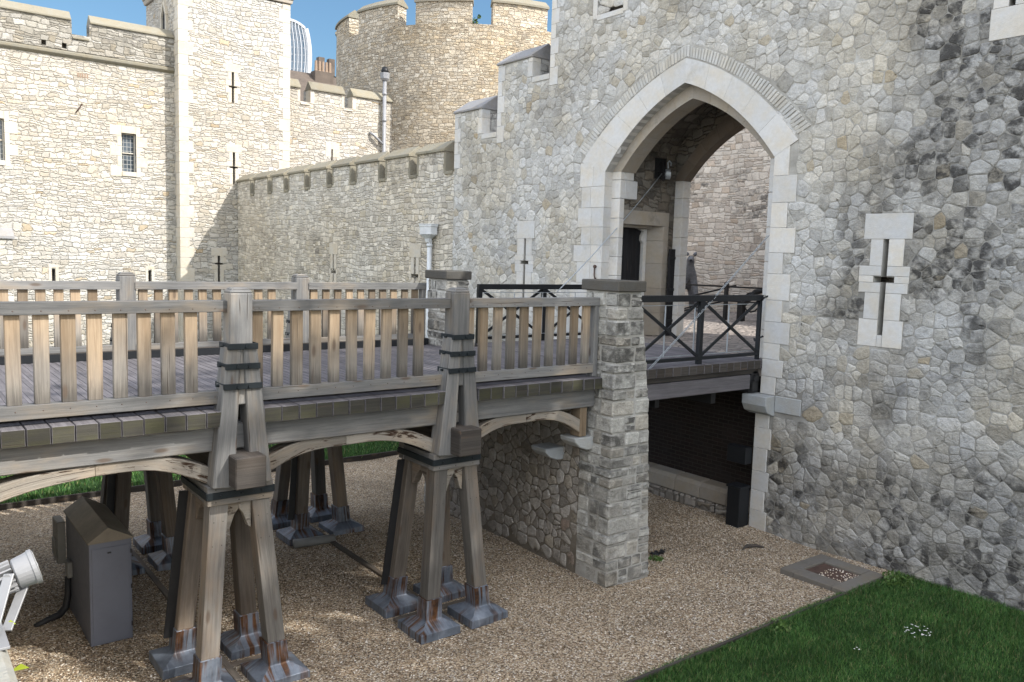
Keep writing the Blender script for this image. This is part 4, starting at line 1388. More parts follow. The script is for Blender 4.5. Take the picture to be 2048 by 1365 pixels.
for k in range(13):
    # merlon 0 is the one just left of the centre line
    ph0 = va_ - R(-2.0) if False else None
    left = R(-22.4) + per * (k - 4); right = R(-2.0) + per * (k - 4)
    # image left is clockwise seen from above when looking at the tower
    a0 = va_ - right; a1 = va_ - left
    a0, a1 = va_ + left, va_ + right
    mb = MB(); drum(mb, RR, RR, 15.95, 17.05, a0, a1, 8, RR - .75)
    mer = mb.build('merlon', 'drum', rt, recalc=True)
    mb = MB()
    for i in range(8):
        b0 = a0 - .006 + (a1 - a0 + .012) * i / 8; b1 = a0 - .006 + (a1 - a0 + .012) * (i + 1) / 8
        def P(a, r, z): return (RC[0] + r * math.cos(a), RC[1] + r * math.sin(a), z)
        pf = [(RR + .09, 17.0), (RR + .09, 17.10), (RR - .30, 17.42), (RR - .85, 17.1), (RR - .85, 17.0)]
        vs = [P(b0, *q) for q in pf] + [P(b1, *q) for q in pf]
        n_ = 5
        mb.add(vs, [list(range(n_))[::-1], list(range(n_, 2 * n_))] + [[j, (j + 1) % n_, n_ + (j + 1) % n_, n_ + j] for j in range(n_)], var=.4)
    mb.build('coping', 'coping', mer)
# bush growing on the round tower
def leafball(name, mat, n, cx, cy, cz, rx, rz, s, seed, parent=None):
    r = np.random.default_rng(seed); mb = MB()
    for _ in range(n):
        u = r.normal(size=3); u /= np.linalg.norm(u); k = r.uniform(.3, 1) ** .5
        p = np.array([cx, cy, cz]) + u * k * np.array([rx, rx, rz])
        a = r.normal(size=3); a /= np.linalg.norm(a); b = np.cross(a, r.normal(size=3)); b /= np.linalg.norm(b)
        t = s * r.uniform(.6, 1.3)
        mb.add([p + a * t, p + b * t * .5, p - a * t, p - b * t * .5], [[0, 1, 2, 3]])
    return mb.build(name, mat, parent, recalc=False)
bu = thing('bush', 'small green bush growing in a gap between merlons of the round tower', 'bush', (24.85, 36.2, 15.95))
leafball('foliage', 'bush', 220, 24.75, 35.75, 16.3, .22, .35, .06, 3, bu)
mb = MB(); mb.tube([(24.8, 35.8, 15.9), (24.78, 35.75, 16.3), (24.95, 35.7, 16.75)], .02, 5); mb.build('stem', 'rooftile', bu)
leafball('sprig', 'bush', 60, 24.98, 35.7, 16.75, .1, .1, .05, 4, bu)

# brown roofed houses and chimneys beyond
hs = thing('roofed_house', 'brown tiled house roof with a brick chimney of clay pots beyond the wall', 'house', (27, 60, 0))
mb = MB(); mb.prism([(57, 0), (57, 15.2), (60.5, 18.0), (64, 15.2), (64, 0)], 0, 19, 33); mb.build('roof', 'rooftile', hs)
mb = MB(); mb.box(26.9, 28.4, 59.6, 60.4, 17, 18.1); ch = mb.build('chimney', 'rooftile', hs)
for i in range(5):
    mb = MB(); x = 27.05 + i * .28
    mb.tube([(x, 59.8, 18.08), (x, 59.8, 18.2), (x, 59.8, 18.85)], [.14, .12, .10], 8); mb.build('chimney_pot', 'pot', ch)
gb = thing('grey_house', 'pale grey rendered house with small chimneys behind the round tower', 'house', (30, 64, 0))
mb = MB(); mb.box(29.0, 36, 63, 70, 0, 18.6); mb.build('wall', 'concrete', gb)
mb = MB(); mb.prism([(62.8, 18.6), (66.5, 19.3), (70.2, 18.6)], 0, 28.8, 36.2); rf = mb.build('roof', 'slate', gb)
for x in (29.2, 30.1):
    mb = MB(); mb.box(x, x + .5, 64, 64.5, 18.6, 20.2); mb.build('chimney', 'rooftile', gb)

# glass office tower in the distance
D = 2.0
ot = thing('office_tower', 'distant glass office tower with white fins and a curved top', 'skyscraper', (240, 592, 0))
ux, uy = .927, -.375        # to the right as seen from the bridge
fx, fy = .375, .927         # away
def OT(s, d, z): s = s - 7.0; return (238 + ux * s + fx * d, 588 + uy * s + fy * d, z - (4.5 if z > 0 else 0))
def hw(z): return 27.4 - 1.7 * ((z - 149) / 12.5) ** 2 * (.35 if z < 149 else .7) if z > 120 else 27.4 - 1.7 * .35 * (29 / 12.5) ** 2 - (120 - z) * .02
def topz(s): return 173.8 - 6.3 * (max(0, s) / 25.5) ** 4
mb = MB()
zs = [0, 60, 100, 120, 130, 138, 144, 150, 156, 161, 165, 168]
S = np.linspace(-1, 1, 21)
grid = []
for z in zs: grid.append([OT(hw(z) * s, 0, z) for s in S])
grid.append([OT(hw(168) * s, 0, topz(hw(168) * s)) for s in S])
vs = [p for r_ in grid for p in r_]; fs = []; uvs = []
for j in range(len(grid) - 1):
    for i in range(20):
        k = j * 21 + i
        fs.append([k, k + 1, k + 22, k + 21])
        uvs.append([((S[i + q] * 26), vs[k + w_][2]) for q, w_ in ((0, 0), (1, 1), (1, 22), (0, 21))])
mb.add(vs, fs, uvs)
back = [OT(hw(z) * sg, 40, z) for z in zs for sg in (-1, 1)]
mb.add([OT(-hw(0), 0, 0)] + [OT(-hw(0), 40, 0), OT(-hw(168), 40, 168), OT(-hw(168), 0, 168)], [[0, 1, 2, 3]])
vs = []; fs = []
for z in zs: vs += [OT(hw(z), 0, z), OT(hw(z), 40, z)]
for j in range(len(zs) - 1): fs.append([2 * j, 2 * j + 1, 2 * j + 3, 2 * j + 2])
mb.add(vs, fs)
mb.build('glazing', 'sky_glass', ot, recalc=False)
mb = MB()
for s in np.linspace(-1, 1, 23):
    pts = [OT(hw(z) * s, -.8, z) for z in zs] + [OT(hw(168) * s, -.8, topz(hw(168) * s))]
    for a, b in zip(pts, pts[1:]):
        mb.beam(a, b, .5, 1.6, up=(fx, fy, 0), var=.5)
for i in range(20):
    a = hw(168) * S[i]; b = hw(168) * S[i + 1]
    mb.beam(OT(a, -.5, topz(a)), OT(b, -.5, topz(b)), 2.2, 1.6, up=(0, 0, 1), var=.5)
for a, b in zip(zs[1:], zs[2:]): mb.beam(OT(hw(a) + .5, 2, a), OT(hw(b) + .5, 2, b), 3.6, 6, up=(fx, fy, 0), var=.5)
mb.build('fins', 'fin', ot)
mb = MB(); mb.beam(OT(3, 3, 170), OT(3, 3, 184), .6, .6); mb.beam(OT(0, 3, 181), OT(6, 3, 179), .5, .5); mb.beam(OT(3, 3, 176), OT(14, 3, 192), .35, .35)
mb.tube([OT(14, 3, 190.5), OT(14, 3, 193.5)], 1.5, 8)
mb.build('mast', 'fin', ot)

# courtyard wall seen through the gate
iw = thing('courtyard_wall', 'high buff stone inner wall seen through the gate arch', 'wall', (23.5, 20, 0))
mb = MB(); mb.box(23.5, 24.6, -4, 34.3, 2.5, 11.0); mb.build('wall', 'inner', iw)
mb = MB(); mb.box(23.35, 24.7, -4, 34.3, 11.0, 11.2); mb.build('coping', 'coping', iw)

# ================================================================== timber footbridge
fb = thing('footbridge', 'weathered oak footbridge on splayed timber trestles with slatted railings', 'footbridge', (4.2, 10.8, 0))
YN, YF = 8.5, 13.12          # railing planes
PX = (2.98, 5.70)            # trestle positions
X0, X1 = .25, 8.10
DZ = 3.0
mb = MB()
x = X0
while x < 8.86:
    w = .197
    near = 8.32 + rnd.uniform(-.012, .012) if x < 8.0 else 8.83
    if min(abs(x + w / 2 - q) for q in PX) < .205: near = 8.62
    far = 13.32 if x < 8.0 else 12.28
    mb.beam((x + w / 2, near, DZ - .08 + rnd.uniform(-.002, .002)), (x + w / 2, far, DZ - .08), w - .010, .16, endmi=1)
    x += w
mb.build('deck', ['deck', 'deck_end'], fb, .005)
mb = MB()                     # anti-slip battens between the boards read as fine grooves
x = X0 + .05
while x < 8.0:
    mb.box(x, x + .05, 8.7, 12.95, DZ + .001, DZ + .005)
    x += .0985
mb.build('deck_strip', 'deck', fb)
# longitudinal beams
for y0, y1 in ((8.46, 8.72), (9.9, 10.15), (11.45, 11.7), (12.90, 13.16)):
    for a, b in ((X0, PX[0] - .12), (PX[0] - .12, PX[1] + .13), (PX[1] + .13, X1)):
        mb = MB(); mb.beam((a + .002, (y0 + y1) / 2, 2.70), (b - .002, (y0 + y1) / 2, 2.70), y1 - y0, .27)
        mb.build('longitudinal_beam', 'oak' if y0 < 9 else 'oak_warm', fb, .012)
# transverse beams with projecting ends
for px in PX:
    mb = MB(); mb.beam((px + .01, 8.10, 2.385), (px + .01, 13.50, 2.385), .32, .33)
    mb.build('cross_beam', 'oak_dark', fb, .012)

def postpart(px, yr, sg):
    """post, its two splayed legs and the iron straps. sg=-1: the near side, faces -Y"""
    yc = yr + sg * .05
    tmp = MB()
    tmp.beam((px, yc, 3.05), (px, yc, 4.20), .235, .215, up=(0, 1, 0))
    w = .235 / 2; d = .215 / 2
    def lvl(z, k): return [(px - w * k, yc - d * k, z), (px + w * k, yc - d * k, z), (px + w * k, yc + d * k, z), (px - w * k, yc + d * k, z)]
    tmp.hexa(lvl(4.20, 1) + lvl(4.235, .86)); tmp.hexa(lvl(4.235, .86) + lvl(4.255, .6))
    post = tmp.build('post', 'oak', fb, .012)
    for s in (-1, 1):
        m = MB()
        m.beam((px + s * .20, yr + sg * .075, 2.20), (px + s * .082, yr + sg * .075, 3.66), .228, .235, up=(0, sg, 0), w1=.145, h1=.22)
        m.build('splayed_leg', 'oak', post, .012)
    for z, hw_, in ((3.66, .142), (3.455, .165), (3.25, .185)):
        m = MB()
        yo = yr + sg * (.196 + .012); yi = yr - sg * .07
        m.beam((px - hw_ - .012, yo, z), (px + hw_ + .012, yo, z), .014, .062, up=(0, 0, 1))
        for s in (-1, 1):
            m.beam((px + s * (hw_ + .006), yo, z), (px + s * (hw_ + .006), yi, z), .014, .062)
        st = m.build('iron_strap', 'bandiron', post, .003)
        m = MB()
        for q in ((-.06, .06) if z < 3.6 else (0.03,)):
            m.tube([(px + q, yo - sg * .0, z), (px + q, yo + sg * .028, z)], .016, 6)
        for s in (-1, 1):
            m.tube([(px + s * (hw_ + .008), yr + sg * .06, z), (px + s * (hw_ + .045), yr + sg * .06, z)], .016, 6)
        m.build('bolt', 'bandiron', post)
    return post

def trestle(px, yc, sg, yr):
    """cap block, four splayed legs in lead shoes"""
    zt, zb = 2.215, 2.01
    hx, hy = .345, .425
    m = MB()
    m.beam((px - hx, yc - hy + .06, (zt + zb) / 2), (px + hx, yc - hy + .06, (zt + zb) / 2), .12, zt - zb, up=(0, 0, 1))
    m.beam((px - hx, yc + hy - .06, (zt + zb) / 2), (px + hx, yc + hy - .06, (zt + zb) / 2), .12, zt - zb, up=(0, 0, 1))
    for s in (-1, 1): m.beam((px + s * (hx - .065), yc - hy + .122, (zt + zb) / 2), (px + s * (hx - .065), yc + hy - .122, (zt + zb) / 2), .115, zt - zb - .01)
    m.box(px - hx + .13, px + hx - .13, yc - hy + .13, yc + hy - .13, zb + .04, zt - .02)
    for q in (-.26, -.02, .24):
        for z_ in (2.18, 2.045): m.tube([(px + q, yc + sg * (hy - .02), z_), (px + q, yc + sg * (hy + .004), z_)], .010, 6, mi=1)
    tr = m.build('trestle', ['oak', 'oak_dark'], fb, .012)
    m = MB()
    e = .009
    for a, b in (((-1, -1), (1, -1)), ((1, -1), (1, 1)), ((1, 1), (-1, 1)), ((-1, 1), (-1, -1))):
        m.beam((px + a[0] * (hx + e), yc + a[1] * (hy + e), 2.115), (px + b[0] * (hx + e), yc + b[1] * (hy + e), 2.115), .016, .075)
    for q in (-.22, .0, .22): m.tube([(px + q, yc + sg * (hy + .012), 2.115), (px + q, yc + sg * (hy + .034), 2.115)], .013, 6)
    m.build('iron_band', 'bandiron', tr, .003)
    for i in (-1, 1):
        for j in (-1, 1):
            fx_, fy_ = px + i * .37, yc + j * .43
            tx, ty = px + i * .22, yc + j * .31
            m = MB(); m.beam((fx_, fy_, .25), (tx, ty, 2.01), .188, .188, up=(0, 1, 0))
            if j * sg > 0:      # oak pegs at the leg head
                for q in (.10, .24):
                    c_ = Vector((fx_, fy_, .25)).lerp(Vector((tx, ty, 2.01)), 1 - q)
                    for e_ in (-.045, .05): m.tube([c_ + Vector((e_, sg * .08, 0)), c_ + Vector((e_, sg * .0965, 0))], .009, 6, mi=1)
            m.build('leg', ['oak_leg' if (j * sg > 0) else 'oak_warm', 'oak_dark'], tr, .010)
            m = MB()
            def sq(z, h, dx=0, dy=0): return [(fx_ + dx - h, fy_ + dy - h, z), (fx_ + dx + h, fy_ + dy - h, z), (fx_ + dx + h, fy_ + dy + h, z), (fx_ + dx - h, fy_ + dy + h, z)]
            ddx, ddy = (tx - fx_) / 1.71, (ty - fy_) / 1.71
            L = [sq(.0, .285), sq(.10, .282), sq(.175, .125), sq(.185, .114), sq(.43, .112, ddx * .22, ddy * .22)]
            vs = [p for l in L for p in l]; fs = []; uvs = []
            for q in range(len(L) - 1):
                for k in range(4):
                    n_ = (k + 1) % 4
                    fs.append([q * 4 + k, q * 4 + n_, q * 4 + 4 + n_, q * 4 + 4 + k])
                    hh = ([0, .10, .28, .29, .54])
                    ha, hb = (.285, .282, .125, .114, .112)[q:q + 2]
                    uvs.append([(k * .6 - ha, hh[q]), (k * .6 + ha, hh[q]), (k * .6 + hb, hh[q + 1]), (k * .6 - hb, hh[q + 1])])
            fs.append([16, 17, 18, 19]); uvs.append([(0, .6), (.2, .6), (.2, .65), (0, .65)])
            m.add(vs, fs, uvs)
            m.build('metal_shoe', 'lead', tr, .004)
    # small arched brackets between the leg heads
    for j in (-1, 1):
        for s in (-1, 1):
            m = MB()
            yb = yc + j * .31
            pts = [(px + s * .0, 2.005), (px + s * .0, 1.93), (px + s * .05, 1.86), (px + s * .10, 1.72), (px + s * .13, 1.70), (px + s * .13, 2.005)]
            m.prism(pts, 1, yb - .05, yb + .05)
            m.build('bracket', 'oak_stain', tr, .006)
    for i in (-1, 1):
        for s in (-1, 1):
            m = MB()
            xb = px + i * .225
            pts = [(yc, 2.005), (yc, 1.93), (yc + s * .09, 1.86), (yc + s * .17, 1.72), (yc + s * .21, 1.70), (yc + s * .21, 2.005)]
            m.prism(pts, 0, xb - .05, xb + .05)
            m.build('bracket', 'oak_warm', tr, .006)
    # black steel strips on the inner legs
    for j in ((1,) if sg < 0 else (-1,)):
        m = MB(); m.beam((px - .37 - .106, yc + j * .43 + .02, .32), (px - .22 - .106, yc + j * .31 + .02, 2.0), .02, .17, up=(1, 0, 0))
        m.build('steel_strip', 'darksteel', tr)
    return tr
for px in PX:
    trestle(px, 8.80, -1, YN); trestle(px + .03, 12.80, 1, YF)
    postpart(px, YN, -1); postpart(px, YF, 1)
# end posts against the abutment pillars and the wharf
for yr in (YN, YF):
    m = MB(); m.beam((8.06, yr, 3.0), (8.06, yr, 4.02), .085, .12, up=(0, 1, 0)); m.build('end_post', 'oak', fb, .008)
    m = MB(); m.beam((.33, yr, 3.0), (.33, yr, 4.22), .15, .2, up=(0, 1, 0)); m.build('end_post', 'oak', fb, .012)
# railings
bays = [(.42, PX[0] - .10), (PX[0] + .10, PX[1] - .10), (PX[1] + .10, 8.105)]
for yr, sg in ((YN, -1), (YF, 1)):
    for a, b in bays:
        b2 = b - (.06 if b > 8 else 0)
        for nm, z, bz, ya, w_, h_, bb in (('handrail', 4.063, 4.04, 0.0, .15, .115, b), ('bottom_rail', 3.125, 3.135, -.005, .125, .13, b2)):
            m = MB(); m.beam((a, yr + sg * ya, z), (bb, yr + sg * ya, z), w_, h_)
            for k in range(int((b2 - a) / .22) + 1):
                xx = a + .115 + k * .2205
                if xx > b2 - .05: break
                m.tube([(xx, yr + sg * (w_ / 2 - .03), bz), (xx, yr + sg * (w_ / 2 + ya + .004), bz)], .0075, 6, mi=1)
            m.build(nm, ['oak', 'rust'], fb, .010)
m = MB()
p0, p1 = Vector((0, 0, 0)), Vector((0, 0, .82))
m.beam(p0, p1, .125, .055, up=(0, 1, 0), var=.5)
# grain coordinate starts at the foot so that the weathering follows the board
me_uv = []
for u in m.uv: me_uv.append(u)
off = min(q[0] for u in m.uv[:4] for q in u)
m.uv = [[(q[0] - off, q[1]) for q in u] for u in m.uv]
bal = None
first = True
for yr in (YN, YF):
    for a, b in bays:
        L = b - a
        nb = int(round(L / .22)) - (1 if b < 8 else 0)
        st = .115
        for k in range(nb):
            xx = a + st + k * .2205
            if xx > b - .07: break
            loc = (xx, yr, 3.187)
            if bal is None:
                bal = m.build('baluster', 'oak_fresh', None, .006)
                bal.parent = fb; bal.location = Vector(loc) - wloc(fb)
            else:
                c_ = place(bal, fb, loc)
                c_.rotation_euler = (0, rnd.uniform(-.010, .010), 0)
                c_.scale = (rnd.uniform(.96, 1.04), 1, 1)
# kerbs along the deck
for y in (8.72, 12.90):
    m = MB(); m.beam((.45, y, 3.065), (8.05, y, 3.065), .07, .12); m.build('kerb_board', 'oak_dark', fb, .006)
    m = MB(); m.box(.45, 8.05, y - .05 if y > 9 else y + .04, y - .04 if y > 9 else y + .05, 3.006, 3.115); m.build('kerb_strip', 'black', fb)

# curved braces, two timbers scarfed at mid bay
def brace(xa, za, xm, zm, yr, mat, depth=.185, d1=.115, n=12, w=.22, curve=.115):
    m = MB()
    top = []; bot = []
    for i in range(n + 1):
        t = i / n
        x_ = xa + (xm - xa) * t; z_ = za + (zm - za) * t + curve * math.sin(math.pi * t) * (1 - .25 * t)
        dd = depth + (d1 - depth) * t
        top.append((x_, z_ + dd / 2)); bot.append((x_, z_ - dd / 2))
    acc = 0; o = rnd.random() * 9
    vs = []; fs = []; uvs = []
    for i in range(n + 1):
        for yy in (yr - w / 2, yr + w / 2):
            vs.append((top[i][0], yy, top[i][1])); vs.append((bot[i][0], yy, bot[i][1]))
    for i in range(n):
        dl = math.dist(top[i], top[i + 1]); a = 4 * i; b = a + 4
        u0, u1 = o + acc, o + acc + dl
        for q, v0, hh in (((0, 1, 5, 4), 0, depth), ((1, 3, 7, 5), .3, w), ((3, 2, 6, 7), .7, depth), ((2, 0, 4, 6), 1.0, w)):
            fs.append([a + q[0], a + q[1], a + q[2], a + q[3]])
            uvs.append([(u0, v0), (u0, v0 + hh), (u1, v0 + hh), (u1, v0)])
        acc += dl
    fs.append([0, 2, 3, 1]); uvs.append([(o, 0)] * 4)
    e = 4 * n; fs.append([e, e + 1, e + 3, e + 2]); uvs.append([(o, 0)] * 4)
    m.add(vs, fs, uvs)
    return m.build('curved_brace', mat, fb, .008)
ZF, ZM = 2.24, 2.505
for yr, mats in ((8.60, ('oak_stain', 'oak_stain')), (13.02, ('oak_warm', 'oak_warm'))):
    mid1 = 1.62
    brace(.25, 2.14, mid1, ZM, yr, mats[0]); brace(PX[0] - .28, ZF + .06, mid1, ZM, yr, mats[1])
    mid2 = (PX[0] + PX[1]) / 2 - .1
    brace(PX[0] + .20, ZF + .02, mid2, ZM, yr, mats[0]); brace(PX[1] - .28, ZF + .06, mid2, ZM, yr, mats[1])
    mid3 = PX[1] + 1.18
    brace(PX[1] + .20, ZF + .02, mid3, ZM, yr, mats[0]); brace(7.86, ZF + .06, mid3, ZM, yr, mats[1])
    m = MB(); m.beam((7.93, yr, 2.14), (7.93, yr, 2.565), .13, .2, up=(0, 1, 0)); m.build('strut', 'oak_fresh', fb, .006)
# sill timbers in the gravel joining the trestle feet
for px in PX:
    m = MB(); m.beam((px, 8.45, .0), (px, 13.2, .0), .08, .07); m.beam((px - .60, 8.82, .0), (px + .60, 8.82, .0), .09, .065)
    m.build('sill', 'oak_warm', fb, .006)

# ================================================================== stone abutment with two pillars
ab = thing('abutment', 'rubble stone abutment carrying the bridge end between two capped pillars', 'abutment', (8.5, 10.7, 0))
m = MB(); m.prism([(8.12, -.1), (8.13, 2.83), (8.95, 2.83), (9.0, -.1)], 1, 8.745, 12.38)
m.build('wall', 'mortar_dark', ab)
facing('rubble_facing', 'abut_stone', ab, 8.128, 8.76, 12.37, .0, 2.82, lambda y: 2.80, [], None, .145, .195, .0045, .019, 5, coursed=.5)
def pillar(y0, y1):
    m = MB()
    xs = [(-.1, 8.11, 8.99), (.6, 8.115, 8.95), (1.3, 8.12, 8.90), (2.0, 8.12, 8.86), (2.7, 8.12, 8.80), (3.4, 8.12, 8.70), (4.215, 8.12, 8.56)]
    for (za, a, b), (zb, c_, d) in zip(xs, xs[1:]):
        m.hexa([(a, y0, za), (b, y0, za), (b, y1, za), (a, y1, za), (c_, y0, zb), (d, y0, zb), (d, y1, zb), (c_, y1, zb)])
    # drop the hidden faces between the lifts
    keep = [i for i in range(len(m.f)) if not (i % 6 == 0 and i > 0) and not (i % 6 == 1 and i < len(m.f) - 6)]
    m.f = [m.f[i] for i in keep]; m.uv = [m.uv[i] for i in keep]; m.mi = [m.mi[i] for i in keep]; m.va = [m.va[i] for i in keep]
    p_ = m.build('pillar', 'mortar', ab)
    # facing of squared, weathered blocks
    def xr(z): return float(np.interp(z, [q[0] for q in xs], [q[2] for q in xs]))
    m = MB(); z = .0; k = 0
    while z < 4.19:
        h = min(rnd.uniform(.13, .24), 4.205 - z)
        if 4.205 - z - h < .07: h = 4.205 - z
        R_ = xr(z + h / 2)
        # corner block, then the rest of the two visible faces
        w1 = rnd.uniform(.2, .42); w2 = rnd.uniform(.16, .36)
        g_ = .006; e = rnd.uniform(.012, .028)
        zz0, zz1 = z + g_, z + h - g_
        def blk(x0, x1_, ya, yb, e):
            t = lambda: rnd.uniform(-.011, .011)
            m.hexa([(x0 + t(), ya + t(), zz0), (x1_ + t(), ya + t(), zz0), (x1_ + t(), yb + t(), zz0), (x0 + t(), yb + t(), zz0),
                    (x0 + t(), ya + t(), zz1), (x1_ + t(), ya + t(), zz1), (x1_ + t(), yb + t(), zz1), (x0 + t(), yb + t(), zz1)])
        blk(8.115 - e, 8.115 + w1, y0 - e, y0 + w2, e)
        x = 8.115 + w1 + .012
        while x < R_ - .03:
            w = rnd.uniform(.14, .3)
            x2 = min(x + w, R_ + .012)
            if R_ - x2 < .09: x2 = R_ + .012
            e = rnd.uniform(.006, .026)
            if h > .19 and rnd.random() < .4:
                zm = z + h * rnd.uniform(.4, .6); za, zb = zz0, zz1
                zz1 = zm - .005; blk(x, x2, y0 - e, y0 + .12, e); zz0, zz1 = zm + .005, zb; e = rnd.uniform(.006, .026); blk(x, x2, y0 - e, y0 + .12, e); zz0 = za
            else: blk(x, x2, y0 - e, y0 + .12, e)
            x = x2 + .012
        y = y0 + w2 + .012
        while y < y1 - .03:
            w = rnd.uniform(.14, .3); y2 = min(y + w, y1 + .01)
            if y1 - y2 < .09: y2 = y1 + .01
            e = rnd.uniform(.006, .026)
            blk(8.115 - e, 8.2, y, y2, e); y = y2 + .012
        k += 1; z += h
    m.build('stone_facing', 'pillar_stone', p_, .022)
    m = MB(); m.box(8.06, 8.62, y0 - .06, y1 + .06, 4.215, 4.37)
    m.build('cap', 'capstone', p_, .016)
pillar(8.10, 8.74); pillar(12.39, 12.99)
def corbelstone(ya, yb, z0, z1, mat):
    m = MB()
    m.prism([(8.2, z1), (7.76, z1), (7.77, z1 - .06), (7.86, z0 + .05), (8.0, z0), (8.2, z0)], 1, ya, yb)
    m.build('corbel', mat, ab, .012)
corbelstone(8.47, 8.80, 1.94, 2.13, 'corbel'); corbelstone(9.10, 9.45, 1.66, 1.85, 'corbel'); corbelstone(12.80, 13.15, 1.94, 2.13, 'corbel')

# ================================================================== drawbridge
db = thing('drawbridge', 'short drawbridge with boarded deck and black cross braced railings before the arch', 'drawbridge', (10.7, 10.7, DZ))
m = MB(); x = 8.97
while x < 12.35:
    m.beam((x + .095, 8.62 + rnd.uniform(-.006, .006), DZ - .075), (x + .095, 12.78, DZ - .075), .182, .15, endmi=1)
    x += .19
m.build('deck', ['deck', 'oak_dark'], db, .005)
m = MB()
m.beam((8.98, 8.80, 2.80), (12.25, 8.80, 2.80), .20, .09); 
m.build('edge_board', 'oak_dark', db, .006)
m = MB()
for y in (8.79, 10.0, 11.4, 12.6): m.beam((8.98, y, 2.62), (12.0, y, 2.62), .22, .25)
m.build('beam', 'deck', db, .01)
m = MB(); m.box(11.3, 11.42, 8.95, 12.5, 2.25, 2.48); m.box(9.9, 10.0, 8.95, 12.5, 2.3, 2.48); m.box(12.02, 12.5, 8.72, 12.6, 2.42, 2.72)
m.build('steel_frame', 'darksteel', db)
m = MB(); m.tube([(12.16, 8.70, 2.66), (12.16, 8.95, 2.66)], .14, 14); m.box(12.05, 12.2, 8.66, 8.9, 2.44, 2.62); m.tube([(12.16, 8.66, 2.66), (12.16, 8.70, 2.66)], .07, 10)
m.build('hinge', 'darksteel', db, .004)
def dbrail(y, sg):
    m = MB(); m.beam((9.02, y, 4.075), (12.245, y, 4.075), .085, .10); tr = m.build('rail', 'black', db, .006)
    m = MB(); m.beam((9.02, y, 3.10), (12.2, y, 3.10), .06, .055); m.build('rail', 'black', db, .004)
    for x in (9.06, 10.64, 12.2):
        m = MB(); m.beam((x, y, 3.0), (x, y, 4.03), .095 if x < 12 else .05, .07, up=(0, 1, 0)); m.build('post', 'black', db, .004)
    for a, b in ((9.11, 10.59), (10.69, 12.17)):
        for s in (0, 1):
            m = MB(); za, zb = (3.13, 4.01) if s else (4.01, 3.13)
            m.beam((a, y + (s - .5) * .028, za), (b, y + (s - .5) * .028, zb), .026, .05); m.build('cross_brace', 'black', db, .003)
    m = MB()
    for x in (9.85, 10.56, 11.43): m.beam((x, y - sg * .055, 3.14), (x, y - sg * .055, 3.97), .016, .016, up=(0, 1, 0))
    m.beam((9.1, y - sg * .055, 3.965), (12.15, y - sg * .055, 3.965), .012, .012); m.beam((9.1, y - sg * .055, 3.15), (12.15, y - sg * .055, 3.15), .012, .012)
    m.build('wire', 'galv', db)
dbrail(8.72, -1); dbrail(12.70, 1)
m = MB()
for i in range(9): m.beam((10.9 + i * .06, 12.45, 3.15 + i * .01), (11.45 + i * .06, 12.45, 3.95), .006, .006)
# chains
def link_chain(name, label, a, b, pitch, r, wr, sag=0.03):
    a = Vector(a); b = Vector(b); n = int((b - a).length / pitch)
    m = MB(); d = (b - a).normalized()
    s = d.cross(Vector((0, 0, 1))).normalized(); u = s.cross(d)
    for i in range(n):
        t = (i + .5) / n
        c_ = a.lerp(b, t) - Vector((0, 0, sag * 4 * t * (1 - t)))
        q = (s, u)[i % 2]
        pts = []
        hl = pitch * .72
        for k in range(10):
            an = 2 * math.pi * k / 10
            pts.append(c_ + d * (hl - r if math.cos(an) > 0 else r - hl) * (1 if abs(math.cos(an)) > .1 else 0) + d * r * math.cos(an) + q * r * math.sin(an))
        m.tube(pts, wr, 5, closed=True)
    o = m.build(name, 'galv', None, 0, True)
    return tag(o, label, 'chain')
link_chain('chain', 'galvanised lifting chain rising from the drawbridge corner to the right jamb', (9.28, 8.66, 2.90), (12.32, 8.72, 5.15), .05, .016, .0048)
m = MB()
pts = []
A_, B_ = Vector((13.70, 12.50, 6.55)), Vector((10.9, 12.6, 3.98))
for i in range(11):
    t = i / 10; pts.append(A_.lerp(B_, t) - Vector((0, 0, .08 * 4 * t * (1 - t))))
m.tube(pts, .011, 6)
tag(m.build('cable', 'galv', None, 0, True), 'thin grey lifting cable slanting from the pulley down to the far railing', 'cable')
pu = thing('pulley', 'grey pulley block hanging in the dark square hole above the side door', 'pulley', (13.75, 12.5, 6.6))
m = MB(); m.tube([(13.70, 12.40, 6.53), (13.78, 12.34, 6.53)], .11, 16); m.tube([(13.69, 12.405, 6.53), (13.79, 12.335, 6.53)], .04, 10); m.build('sheave', 'galv', pu, 0)
m = MB(); m.beam((13.72, 12.42, 6.5), (13.74, 12.56, 6.78), .06, .09); m.beam((13.72, 12.62, 6.55), (13.70, 12.42, 6.42), .05, .1); m.build('bracket', 'darksteel', pu, .004)
m = MB(); m.tube([(13.82, 12.36, 6.72), (13.84, 12.37, 6.78), (13.80, 12.39, 6.82), (13.76, 12.4, 6.78), (13.78, 12.4, 6.66)], .018, 6); m.build('hook', 'galv', pu)

# ================================================================== small things
# hooks on the right jamb
for z, x, lab in ((4.06, 8.655, 'upper black iron hook on the white right jamb at railing height'), (3.36, 8.70, 'lower black iron hook on the white right jamb near the deck')):
    m = MB(); m.tube([(GX - .01, x - .06, z + .05), (GX - .05, x - .03, z + .03), (GX - .06, x + .03, z - .02), (GX - .05, x + .08, z - .04), (GX - .05, x + .10, z)], .018, 6)
    tag(m.build('iron_hook', 'black', None, 0, True), lab, 'hook')
m = MB(); m.tube([(GX - .01, 12.92, 4.50), (GX - .06, 12.92, 4.50)], .035, 8); m.tube([(GX - .05, 12.92, 4.49), (GX - .05, 12.92, 4.32), (GX - .05, 12.89, 4.22), (GX - .05, 12.86, 4.26)], .014, 6)
tag(m.build('iron_hook', 'rust', None), 'rusty drop hook on the white left jamb above the pillar cap', 'hook')
